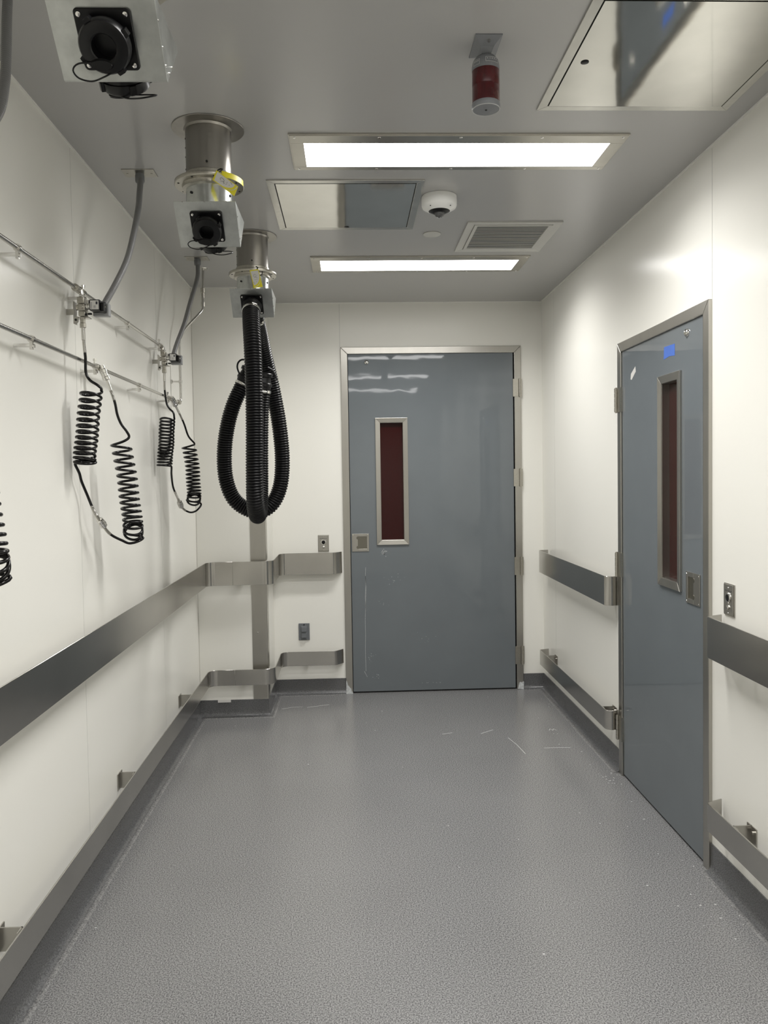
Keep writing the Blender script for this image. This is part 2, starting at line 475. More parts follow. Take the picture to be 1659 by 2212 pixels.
def door(name, P, A0, A1, Z1, leafA0, leafA1, leafZ1, win, handle, hinges, hinge_side, stud, label, group=None):
    """a = distance along the wall, d = distance out into the room"""
    t = thing(name, P((A0+A1)/2, 0, 0), label, 'door', kind='structure')
    fw_ = leafA0-A0
    mb = MB(); mitre_frame(mb, P, A0, A1, 0.0, Z1, 0.046, -0.10, 0.014, bot=False)
    mb.build('door_frame', 'steel', t, smooth=0, bevel=0.0025)
    mb = MB(); mitre_frame(mb, P, leafA0-0.012, leafA1+0.012, 0.0, leafZ1+0.012, 0.03, -0.09, -0.02, bot=False)
    pbox(mb, P, leafA0, leafA1, 0.001, 0.02, -0.04, -0.01)
    mb.build('gasket', 'gap', t, smooth=0)
    wa0, wa1, wz0, wz1 = win      # outer edge of the window moulding
    mb = MB(); plate_hole(mb, P, leafA0+0.004, leafA1-0.004, 0.011, leafZ1-0.004, wa0+0.02, wa1-0.02, wz0+0.02, wz1-0.02, -0.045, 0.006)
    leaf = mb.build('door_leaf', 'door', t, smooth=0)
    mb = MB(); mitre_frame(mb, P, wa0, wa1, wz0, wz1, 0.032, 0.006, 0.017, slope=0.004)
    mitre_frame(mb, P, wa0+0.030, wa1-0.030, wz0+0.030, wz1-0.030, 0.003, -0.036, 0.010)
    mb.build('window_frame', 'steel', t, smooth=0, bevel=0.0012)
    mb = MB(); pbox(mb, P, wa0+0.024, wa1-0.024, wz0+0.024, wz1-0.024, -0.028, -0.022)
    mb.build('window_pane', 'redglass', t, smooth=0, label='dark red glass pane')
    mb = MB(); pbox(mb, P, wa0+0.021, wa1-0.021, wz0+0.021, wz1-0.021, -0.044, -0.036)
    mb.build('pane_backing', 'gap', t, smooth=0)
    # recessed pull
    ha0, ha1, hz0, hz1, hd = handle
    ia0, ia1, iz0, iz1 = ha0+0.026, ha1-0.020, hz0+0.018, hz1-0.018
    if hd > 0: ia0, ia1 = ha0+0.040, ha1-0.014
    else: ia0, ia1 = ha0+0.054, ha1-0.018
    mb = MB(); plate_hole(mb, P, ha0, ha1, hz0, hz1, ia0, ia1, iz0, iz1, 0.006, 0.0105)
    h = mb.build('recessed_pull', 'steel', t, smooth=0, bevel=0.001)
    mb = MB(); pbox(mb, P, ia0, ia1, iz0, iz1, 0.0061, 0.0066)
    # ears of the cup, grip lip
    e = ia0
    for z in (iz0+0.010, iz1-0.010):
        mb.cyl(P(e, z, 0.0098), P(e, z, 0.0112), 0.010, n=16)
    g0, g1 = (ia0-0.012, ia0) if hd > 0 else (ia1, ia1+0.012)
    mb.build('pull_cup', 'cup', h, smooth=0)
    mb = MB()
    for a in (ha0+0.008, ha1-0.008):
        for z in (hz0+0.008, hz1-0.008):
            mb.cyl(P(a, z, 0.0100), P(a, z, 0.0122), 0.0032, 0.002, n=10)
    build_each(mb, 'screw', 'chrome', h, smooth=30)
    # hinges
    for z0, z1 in hinges:
        a = leafA1 if hinge_side > 0 else leafA0
        s = hinge_side
        mb = MB()
        lo, hi = sorted((a-s*0.006, a+s*0.030))
        pbox(mb, P, lo, hi, z0, z1, 0.006, 0.019)
        n = 5; hgt = (z1-z0)/n
        for k in range(n):
            mb.cyl(P(a+s*0.040, z0+k*hgt+0.0012, 0.022), P(a+s*0.040, z0+(k+1)*hgt-0.0012, 0.022), 0.0085, n=14)
        mb.cyl(P(a+s*0.040, z0-0.003, 0.022), P(a+s*0.040, z1+0.003, 0.022), 0.005, n=12)
        lo, hi = sorted((a+s*0.028, a+s*0.056))
        pbox(mb, P, lo, hi, z0, z1, 0.010, 0.015)
        mb.build('hinge', 'nickel', t, smooth=30)
    sa, sz = stud
    dn = (Vector(P(0, 0, 1))-Vector(P(0, 0, 0)))
    MB().lathe([(0.0165, 0), (0.016, 0.004), (0.012, 0.009), (0.006, 0.012), (0.0, 0.013)], P(sa, sz, 0.006), dn, 20).build('round_stud', 'chrome', t, smooth=60, label='polished round steel stud')
    return t
M['cup'] = mat('shaded_cup_steel', (0.22, 0.21, 0.175), 0.38, 1.0)  # steel darkened: the shade of the pull's recess is put into its colour
PB = lambda a, z, d: (a, YB-d, z)
PR = lambda a, z, d: (XR-d, a, z)
d1 = door('door_1', PB, D1A, D1B, D1Z, -0.004, 1.116, 2.298, (0.175, 0.393, 1.010, 1.866), (0.006, 0.121, 0.968, 1.088, 1),
          [(1.998, 2.117), (1.392, 1.510), (0.788, 0.910), (0.175, 0.298)], 1, (0.124, 2.240),
          'wide grey gloss door in the back wall with narrow red window')
# pale scratches on the wide door
mb = MB()
def scratch(pts, wd, dd=0.0064):
    for (a, z), (a2, z2) in zip(pts, pts[1:]):
        v = Vector((a2-a, z2-z)); n = Vector((-v.y, v.x)).normalized()*wd/2
        mb.face([PB(a+n.x, z+n.y, dd), PB(a-n.x, z-n.y, dd), PB(a2-n.x, z2-n.y, dd), PB(a2+n.x, z2+n.y, dd)])
scratch([(0.096, 0.86), (0.093, 0.80), (0.094, 0.74), (0.090, 0.66), (0.091, 0.60), (0.087, 0.50), (0.088, 0.40), (0.085, 0.30), (0.086, 0.15)], 0.0028)
scratch([(0.093, 0.80), (0.096, 0.72), (0.092, 0.62), (0.091, 0.56)], 0.0022)
scratch([(0.075, 0.15), (0.095, 0.11)], 0.003)
random.seed(3)
for cx_, cz_, sx_, sz_, n_ in ((0.215, 0.955, 0.02, 0.02, 26), (0.13, 0.24, 0.03, 0.04, 16), (0.16, 0.12, 0.03, 0.02, 14), (0.28, 0.78, 0.06, 0.03, 14), (0.50, 0.35, 0.05, 0.06, 8), (0.55, 0.06, 0.08, 0.004, 10), (0.22, 0.60, 0.05, 0.04, 6)):
    for k in range(n_):
        a = cx_+random.gauss(0, sx_/2); z = cz_+random.gauss(0, sz_/2); r = random.uniform(0.001, 0.0028 if n_ < 26 else 0.005)
        mb.face([PB(a+r*math.cos(t)*random.uniform(.6, 1.2), z+r*math.sin(t)*random.uniform(.6, 1.3), 0.0064) for t in (0.2, 1.4, 2.6, 3.9, 5.1)])
mb.build('scuff_marks', 'scuff', d1, smooth=0)
# chipped white filler at the feet of the frame
for nm, a0 in (('left', D1A), ('right', D1B-0.042)):
    mb = MB()
    pts = [(0.0, 0), (0.046, 0), (0.045, 0.012), (0.036, 0.020), (0.034, 0.034), (0.026, 0.040), (0.020, 0.052), (0.012, 0.058), (0.006, 0.085), (0.001, 0.09)]
    if nm == 'right': pts = [(0.0, 0.004), (0.042, 0.0), (0.044, 0.05), (0.040, 0.056), (0.030, 0.046), (0.018, 0.052), (0.010, 0.040), (0.006, 0.022)]
    f = [PB(a0+p[0], p[1], 0.0155) for p in pts]; b = [PB(a0+p[0], p[1], 0.012) for p in pts]
    mb.rings([b, f])
    mb.build('filler_patch', 'paint', d1, smooth=0)

d2 = door('door_2', PR, D2A, D2B, D2Z, 2.858, 3.722, 2.056, (3.046, 3.268, 1.001, 1.874), (2.881, 3.002, 0.968, 1.089, -1),
          [(1.766, 1.882), (0.972, 1.088), (0.170, 0.288)], 1, (2.995, 2.010),
          'narrow grey gloss door in the right wall with blue tape')
mb = MB()
f = [PR(a, z, 0.0068) for a, z in ((3.111, 1.988), (3.217, 1.991), (3.222, 1.940), (3.165, 1.946), (3.111, 1.941))]
b = [PR(a, z, 0.0062) for a, z in ((3.111, 1.988), (3.217, 1.991), (3.222, 1.940), (3.165, 1.946), (3.111, 1.941))]
MBt = MB(); MBt.rings([b, f]); MBt.build('masking_tape', 'blue', None, smooth=0, label='blue masking tape square on the narrow grey door', cat='tape')
f = [PR(a, z, 0.0068) for a, z in ((3.545, 1.958), (3.540, 1.933), (3.592, 1.902), (3.606, 1.906), (3.600, 1.931))]
b = [PR(a, z, 0.0062) for a, z in ((3.545, 1.958), (3.540, 1.933), (3.592, 1.902), (3.606, 1.906), (3.600, 1.931))]
MBt = MB(); MBt.rings([b, f])
MBt.build('paper_label', 'white', None, smooth=0, label='small torn white sticker at the top of the narrow door', cat='sticker')

# ------------------------------------------------------------------ column corner guard
g = thing('corner_guard', (XC-0.04, YC, 0.105), 'vertical brushed steel corner guard on the white column', 'corner guard')
for z0, z1 in ((0.105, 0.212), (0.290, 0.822), (0.965, 1.235)):
    mb = MB()
    pth = fillet([(XC-0.090, YC-0.0035, 0), (XC+0.0035, YC-0.0035, 0.004), (XC+0.0035, YC+0.09, 0)], 3)
    strip(mb, pth, 0.003, z0, z1)
    mb.box(XC-0.084, XC-0.004, YC-0.0048, YC-0.0035, z0+0.008, z1-0.008)
    mb.build('guard_plate', 'steel', g, smooth=30)
for x, z in ((XC-0.058, 0.520), (XC-0.055, 0.20)):
    MB().cyl((x, YC-0.0048, z), (x, YC-0.0065, z), 0.0045, 0.003, n=12).build('screw', 'chrome', g)

# ------------------------------------------------------------------ guard rails (bent flat bar)
UZ, LZ = (0.826, 0.970), (0.212, 0.308)
def railpath(kind):
    if kind == 'left':   # room on the right of travel
        return [(-0.880, YN+0.02, 0), (-0.880, 4.785, 0.055), (-0.722, 4.785, 0)]
    if kind == 'column':
        return [(-0.7215, 4.785, 0), (-0.482, 4.785, 0.062), (-0.482, 5.240, 0.055), (-0.115, 5.240, 0.035), (-0.068, 5.300, 0)]
    if kind == 'far':
        return [(1.306, 5.150, 0), (1.242, 5.130, 0.020), (1.242, 3.760, 0.026), (1.306, 3.786, 0)]
    return [(1.306, 2.712, 0), (1.242, 2.685, 0.018), (1.242, YN+0.02, 0)]
def guard_rail(which, upper, label, brackets, group):
    z0, z1 = UZ if upper else LZ
    p0 = railpath(which[0])[0]
    t = thing('guard_rail', (p0[0], p0[1], z0), label, 'guard rail', group)
    for k in which:
        mb = MB()
        zz0, zz1 = (z0, z1)
        strip(mb, fillet(railpath(k), 8), -0.005 if k != 'x' else 0.005, zz0, zz1)
        mb.build('rail_bar', 'steelv', t, smooth=25, bevel=0.0008, seg=1)
    for (ax, x, y) in brackets:
        mb = MB()
        zt = z1-0.058 if upper or ax in 'CB' else z1-0.006
        if ax in 'CB' and not upper: zt = z1-0.030
        zb = zt-0.064
        if ax == 'L':     # from the left wall to the rail
            mb.box(XL+0.0005, XL+0.004, y-0.03, y+0.03, zb, zt)
            mb.box(XL+0.0005, -0.886, y-0.002, y+0.002, zb, zt)
            mb.box(-0.890, -0.886, y-0.03, y+0.002, zb, zt)
        elif ax == 'R':
            mb.box(XR-0.004, XR-0.0005, y-0.03, y+0.03, zb, zt)
            mb.box(1.248, XR-0.0005, y+0.002, y+0.006, zb, zt)
            mb.box(1.248, 1.252, y-0.03, y+0.006, zb, zt)
            mb.cyl((XR-0.004, y-0.014, zt-0.018), (XR-0.011, y-0.014, zt-0.018), 0.006, n=12)
        elif ax == 'B':
            mb.box(x-0.03, x+0.03, YB-0.004, YB-0.0005, zb, zt)
            mb.box(x-0.002, x+0.002, 5.246, YB-0.0005, zb, zt)
        else:
            mb.box(x-0.03, x+0.03, YC-0.004, YC-0.0005, zb, zt)
            mb.box(x-0.002, x+0.002, 4.791, YC-0.0005, zb, zt)
        mb.build('bracket', 'steel', t, smooth=0)
LB = [('L', 0, y) for y in (-0.1, 0.99, 2.07, 3.16, 4.28)]
LB2 = LB+[('C', -0.66, 0), ('B', -0.30, 0)]
guard_rail(['left', 'column'], True, 'upper steel guard rail along left wall and around the column', LB2, 'steel guard rails')
guard_rail(['left', 'column'], False, 'lower steel guard rail along left wall and around the column', LB2, 'steel guard rails')
guard_rail(['far'], True, 'upper short steel guard rail between the two doors', [('R', 0, 4.98), ('R', 0, 3.86)], 'steel guard rails')
guard_rail(['far'], False, 'lower short steel guard rail between the two doors', [('R', 0, 4.98), ('R', 0, 3.86)], 'steel guard rails')
NB = [('R', 0, y) for y in (2.51, 1.45, 0.35)]
guard_rail(['near'], True, 'upper steel guard rail right of the narrow door', NB, 'steel guard rails')
guard_rail(['near'], False, 'lower steel guard rail right of the narrow door', NB, 'steel guard rails')

# ------------------------------------------------------------------ wall plates
def key_switch(P, a0, a1, z0, z1, label):
    t = thing('exit_switch', P((a0+a1)/2, z0, 0), label, 'switch', 'steel switch plates')
    ac = (a0+a1)/2; dn = Vector(P(0, 0, 1))-Vector(P(0, 0, 0))
    mb = MB(); pbox(mb, P, a0, a1, z0, z1, 0, 0.004); pbox(mb, P, a0+0.003, a1-0.003, z0+0.003, z1-0.003, 0.004, 0.007)
    mb.build('switch_plate', 'steel', t, smooth=0, bevel=0.0015)
    zc = z0+(z1-z0)*0.56
    mb = MB(); mb.lathe([(0.019, 0), (0.019, 0.002), (0.0165, 0.004), (0.0125, 0.004), (0.0125, 0.002)], P(ac, zc, 0.007), dn, 28)
    mb.build('button_ring', 'chrome', t)
    MB().lathe([(0.0128, 0), (0.0128, 0.0032), (0.009, 0.0038), (0, 0.0040)], P(ac, zc, 0.007), dn, 24).build('push_button', 'blk', t)
    MB().lathe([(0.0085, 0), (0.0085, 0.003), (0.006, 0.005), (0, 0.0055)], P(ac, z0+(z1-z0)*0.26, 0.007), dn, 18).build('key_cylinder', 'chrome', t)
    mb = MB()
    for z in (z0+0.010, z1-0.014): mb.cyl(P(ac, z, 0.007), P(ac, z, 0.009), 0.0028, 0.002, n=10)
    build_each(mb, 'screw', 'chrome', t)
    mb = MB()
    x = -0.024
    for wd in (0.006, 0.005, 0.007, 0.004, 0.006, 0.005):
        pbox(mb, P, ac+x, ac+x+wd, z1-0.0265, z1-0.0235, 0.0070, 0.0073); x += wd+0.0028
    mb.build('engraved_text', 'ink', t, smooth=0)
key_switch(PB, -0.223, -0.150, 0.972, 1.085, 'small steel push-button plate left of the wide door')
key_switch(PR, 2.628, 2.702, 0.974, 1.086, 'small steel push-button plate right of the narrow door')

t = thing('power_outlet', PB(-0.328, 0.373, 0), 'grey weatherproof outlet cover low on the back wall', 'outlet')
mb = MB(); pbox(mb, PB, -0.365, -0.291, 0.373, 0.487, 0, 0.008)
mb.build('cover_plate', 'outlet', t, smooth=0, bevel=0.002)
mb = MB(); pbox(mb, PB, -0.349, -0.307, 0.380, 0.470, 0.008, 0.016)
mb.build('flap_housing', 'outlet', t, smooth=0, bevel=0.004)
for z in (0.438, 0.397):
    mb = MB(); pbox(mb, PB, -0.346, -0.310, z-0.004, z+0.024, 0.016, 0.020)
    mb.box(-0.344, -0.312, YB-0.028, YB-0.020, z-0.004, z)
    mb.build('outlet_flap', 'outlet', t, smooth=0, bevel=0.002)
MB().cyl(PB(-0.328, 0.478, 0.008), PB(-0.328, 0.478, 0.011), 0.004, n=12).build('screw', 'blk', t)

# ------------------------------------------------------------------ ceiling light panels
def light_panel(y0, y1, label):
    t = thing('ceiling_light', (0.394, (y0+y1)/2, ZC), label, 'ceiling light', 'long recessed ceiling lights')
    PC = lambda a, b, d: (a, b, ZC-d)
    X0, X1 = -0.190, 0.982
    mb = MB(); mitre_frame(mb, PC, X0, X1, y0, y1, 0.006, 0, 0.006)
    # broad steel border
    for (a, b, c, d) in ((X0+.004, X1-.004, y0+.004, y0+.064), (X0+.004, X1-.004, y1-.034, y1-.004), (X0+.004, X0+.05, y0+.064, y1-.034), (X1-.05, X1-.004, y0+.064, y1-.034)):
        mb.box(a, b, c, d, ZC-0.0085, ZC)
    mb.build('steel_border', 'steelf', t, smooth=0, bevel=0.001)
    MB().box(X0+0.048, X1-0.048, y0+0.062, y1-0.032, ZC-0.0075, ZC-0.0005).build('diffuser', 'lamp', t, smooth=0, label='lit white diffuser')
    la = bpy.data.lights.new('panel_light', 'AREA')
    la.shape = 'RECTANGLE'; la.size = X1-X0-0.10; la.size_y = (y1-y0)-0.098
    la.energy = LAMP_WATTS; la.spread = math.radians(LAMP_SPREAD); la.color = LAMP_COL
    lo = bpy.data.objects.new('panel_light', la); COL.objects.link(lo)
    lo.parent = t; lo.location = (0.002, 0.015, -0.0085)
    mb = MB()
    for x in (X0+0.02, X0+0.31, X0+0.59, X0+0.87, X1-0.02):
        for y in (y0+0.018, y1-0.016):
            mb.cyl((x, y, ZC-0.0085), (x, y, ZC-0.0105), 0.0055, 0.004, n=12)
    build_each(mb, 'screw', 'chrome', t)
    return t
lt = light_panel(2.702, 3.008, 'long lit ceiling light nearest the viewer, above the camera dome')
dup(lt, (0, 1.490, 0), 'long lit ceiling light nearest the back wall')
dup(lt, (0, -1.490, 0), 'long lit ceiling light overhead, out of view')
dup(lt, (0, -2.980, 0), 'long lit ceiling light behind the viewer, out of view')

# ------------------------------------------------------------------ access panels
def access_panel(x0, x1, y0, y1, hole, label, rim=0.030):
    t = thing('access_panel', ((x0+x1)/2, (y0+y1)/2, ZC), label, 'access panel', 'steel ceiling access panels')
    PC = lambda a, b, d: (a, b, ZC-d)
    mb = MB(); mitre_frame(mb, PC, x0, x1, y0, y1, rim, 0, 0.005)
    mb.build('panel_frame', 'panelf', t, smooth=0, bevel=0.001)
    MB().box(x0+rim, x1-rim, y0+rim, y1-rim, ZC-0.001, ZC).build('shadow_gap', 'gap', t, smooth=0)
    g_ = 0.004
    MB().box(x0+rim+g_, x1-rim-g_, y0+rim+g_, y1-rim-g_*0.5, ZC-0.0055, ZC-0.0012).build('panel_door', 'panelm', t, smooth=0)
    MB().lathe([(0.0115, 0), (0.0115, 0.0012), (0.009, 0.002), (0, 0.002)], (hole[0], hole[1], ZC-0.0055), (0, 0, -1), 20).build('key_hole_plug', 'blk', t)
access_panel(-0.308, 0.315, 3.119, 3.733, (0.005, 3.690), 'square steel ceiling access panel beside the camera dome')
access_panel(0.614, 1.230, 1.915, 2.527, (0.681, 2.232), 'large mirror-like steel access panel at top right of the ceiling', 0.028)

# ------------------------------------------------------------------ vent, cap, camera dome, beacon
t = thing('ceiling_vent', (0.784, 3.87, ZC), 'square louvred air vent in the ceiling near the right wall', 'vent')
PC = lambda a, b, d: (a, b, ZC-d)
mb = MB(); mitre_frame(mb, PC, 0.562, 1.005, 3.635, 4.105, 0.036, 0, 0.007, slope=0.003); mb.build('vent_frame', 'ventp', t, smooth=0, bevel=0.001)
mb = MB(); mitre_frame(mb, PC, 0.600, 0.967, 3.673, 4.067, 0.016, 0, 0.008, slope=0.002); mb.build('inner_frame', 'ventp', t, smooth=0, bevel=0.001)
MB().box(0.598, 0.969, 3.671, 4.069, ZC-0.0008, ZC).build('dark_throat', 'gap', t, smooth=0)
mb = MB()
n = 21
for k in range(n):
    y = 3.692+(4.050-3.692)*(k+0.5)/n
    p = [(y-0.0013, ZC-0.0038), (y-0.0013, ZC-0.0042), (y+0.0013, ZC-0.0052), (y+0.0013, ZC-0.0048)]
    mb.rings([[(0.614, a, b) for a, b in p], [(0.953, a, b) for a, b in p]])
mb.build('louvre_blades', 'ventp', t, smooth=0)

mb = MB(); mb.lathe([(0.040, 0), (0.0425, -0.001), (0.0425, -0.004), (0.040, -0.0055), (0, -0.0055)], (0.4145, 3.818, ZC), n=36)
mb.build('sprinkler_cover', 'ventp', None, label='small flat round cover plate on the ceiling near the vent', cat='cover plate', loc=(0.4145, 3.818, ZC))

t = thing('security_camera', (0.392, 3.312, ZC), 'white dome security camera on the ceiling between the lights', 'security camera')
mb = MB(); mb.lathe([(0.071, 0), (0.073, -0.002), (0.0735, -0.016), (0.0728, -0.0165), (0.0735, -0.017), (0.0735, -0.038), (0.070, -0.047), (0.045, -0.061), (0.044, -0.058), (0, -0.058)], (0.392, 3.312, ZC), n=48)
mb.build('camera_body', 'camw', t, smooth=40)
mb = MB(); mb.lathe([(0.044, -0.058), (0.0445, -0.0612), (0.026, -0.069), (0.022, -0.069), (0.0, -0.069)], (0.392, 3.312, ZC), n=36)
mb.build('black_bezel', 'blk', t, smooth=40)
mb = MB(); mb.lathe([(0.0225, -0.069)]+[(0.0225*math.cos(a), -0.069-0.018*math.sin(a)) for a in (0.3, 0.6, 0.9, 1.2, 1.45)]+[(0, -0.087)], (0.392, 3.312, ZC), n=28)
mb.build('lens_dome', 'glass', t, smooth=60)
mb = MB(); mb.lathe([(0.012, 0), (0.012, 0.012), (0.008, 0.013), (0, 0.010)], (0.392, 3.312, ZC-0.067), (0, -0.6, -1), 18)
mb.build('camera_lens', 'blk', t)
mb = MB()
for a in (-2.3, -0.85):
    mb.cyl((0.392+0.062*math.cos(a), 3.312+0.062*math.sin(a), ZC-0.0512), (0.392+0.0625*math.cos(a), 3.312+0.0625*math.sin(a), ZC-0.0528), 0.0025, n=8)
build_each(mb, 'screw', 'gap', t)

bx, by = 0.387, 2.160
t = thing('warning_beacon', (bx, by, ZC), 'grey warning beacon with dark red lens hanging from the ceiling', 'beacon')
mb = MB()
sq = lambda hx, hy, z, oy=0: [(bx-hx, by-hy+oy, z), (bx+hx, by-hy+oy, z), (bx+hx, by+hy+oy, z), (bx-hx, by+hy+oy, z)]
mb.rings([sq(0.036, 0.059, ZC), sq(0.036, 0.059, ZC-0.003), sq(0.034, 0.057, ZC-0.0035), sq(0.018, 0.028, ZC-0.016), sq(0.013, 0.015, ZC-0.028)])
mb.build('mounting_bracket', 'beacon', t, smooth=0)
MB().cyl((bx+0.002, by-0.044, ZC-0.008), (bx+0.002, by-0.046, ZC-0.013), 0.004, n=10).build('screw', 'chrome', t)
mb = MB(); mb.lathe([(0.014, ZC-0.022), (0.016, ZC-0.028), (0.027, ZC-0.034), (0.0345, ZC-0.044), (0.037, ZC-0.056), (0.0375, ZC-0.066), (0.0375, ZC-0.070)], (bx, by, 0), n=40)
mb.build('top_housing', 'beacon', t, smooth=50)
mb = MB()
for a0, a1, za, zb, mi in ((-1.75, -0.75, ZC-0.0475, ZC-0.060, 0), (-2.75, -2.2, ZC-0.050, ZC-0.064, 0)):
    ns = 10
    for k in range(ns):
        t0 = a0+(a1-a0)*k/ns; t1 = a0+(a1-a0)*(k+1)/ns
        if k in (0, ns-1) or True:
            for (z0, z1) in ((za, za-0.0012), (zb+0.0012, zb)):
                mb.face([(bx+0.0382*math.cos(t0), by+0.0382*math.sin(t0), z0), (bx+0.0382*math.cos(t1), by+0.0382*math.sin(t1), z0), (bx+0.0382*math.cos(t1), by+0.0382*math.sin(t1), z1), (bx+0.0382*math.cos(t0), by+0.0382*math.sin(t0), z1)])
    for te in (a0, a1):
        mb.face([(bx+0.0382*math.cos(te), by+0.0382*math.sin(te), za), (bx+0.0382*math.cos(te+.04), by+0.0382*math.sin(te+.04), za), (bx+0.0382*math.cos(te+.04), by+0.0382*math.sin(te+.04), zb), (bx+0.0382*math.cos(te), by+0.0382*math.sin(te), zb)])
    for k in range(5):
        tt = a0+(a1-a0)*(k+0.7)/6
        mb.face([(bx+0.0382*math.cos(tt), by+0.0382*math.sin(tt), za-0.003), (bx+0.0382*math.cos(tt+.07), by+0.0382*math.sin(tt+.07), za-0.003), (bx+0.0382*math.cos(tt+.07), by+0.0382*math.sin(tt+.07), za-0.006), (bx+0.0382*math.cos(tt), by+0.0382*math.sin(tt), za-0.006)])
mb.build('printed_label', 'beaconlt', t, smooth=0)
mb = MB(); mb.lathe([(0.0365, ZC-0.068), (0.037, ZC-0.072), (0.0372, ZC-0.110), (0.0366, ZC-0.112), (0.0372, ZC-0.114), (0.037, ZC-0.158)], (bx, by, 0), n=40)
mb.build('red_lens', 'redlens', t, smooth=40, label='dark red ribbed lens')
mb = MB(); mb.lathe([(0.0375, ZC-0.155), (0.0385, ZC-0.157), (0.0385, ZC-0.166), (0.0365, ZC-0.170), (0.030, ZC-0.171), (0, ZC-0.171)], (bx, by, 0), n=40)
mb.build('end_cap', 'beacon', t, smooth=50)
mb = MB()
mb.tube([(bx+0.0365*math.cos(2*PI*k/36), by+0.0365*math.sin(2*PI*k/36), ZC-0.1705) for k in range(37)], 0.0012, n=6)
mb.build('light_rim', 'beaconlt', t)
MB().cyl((bx, by, ZC-0.171), (bx, by, ZC-0.1725), 0.003, n=10).build('centre_screw', 'gap', t)

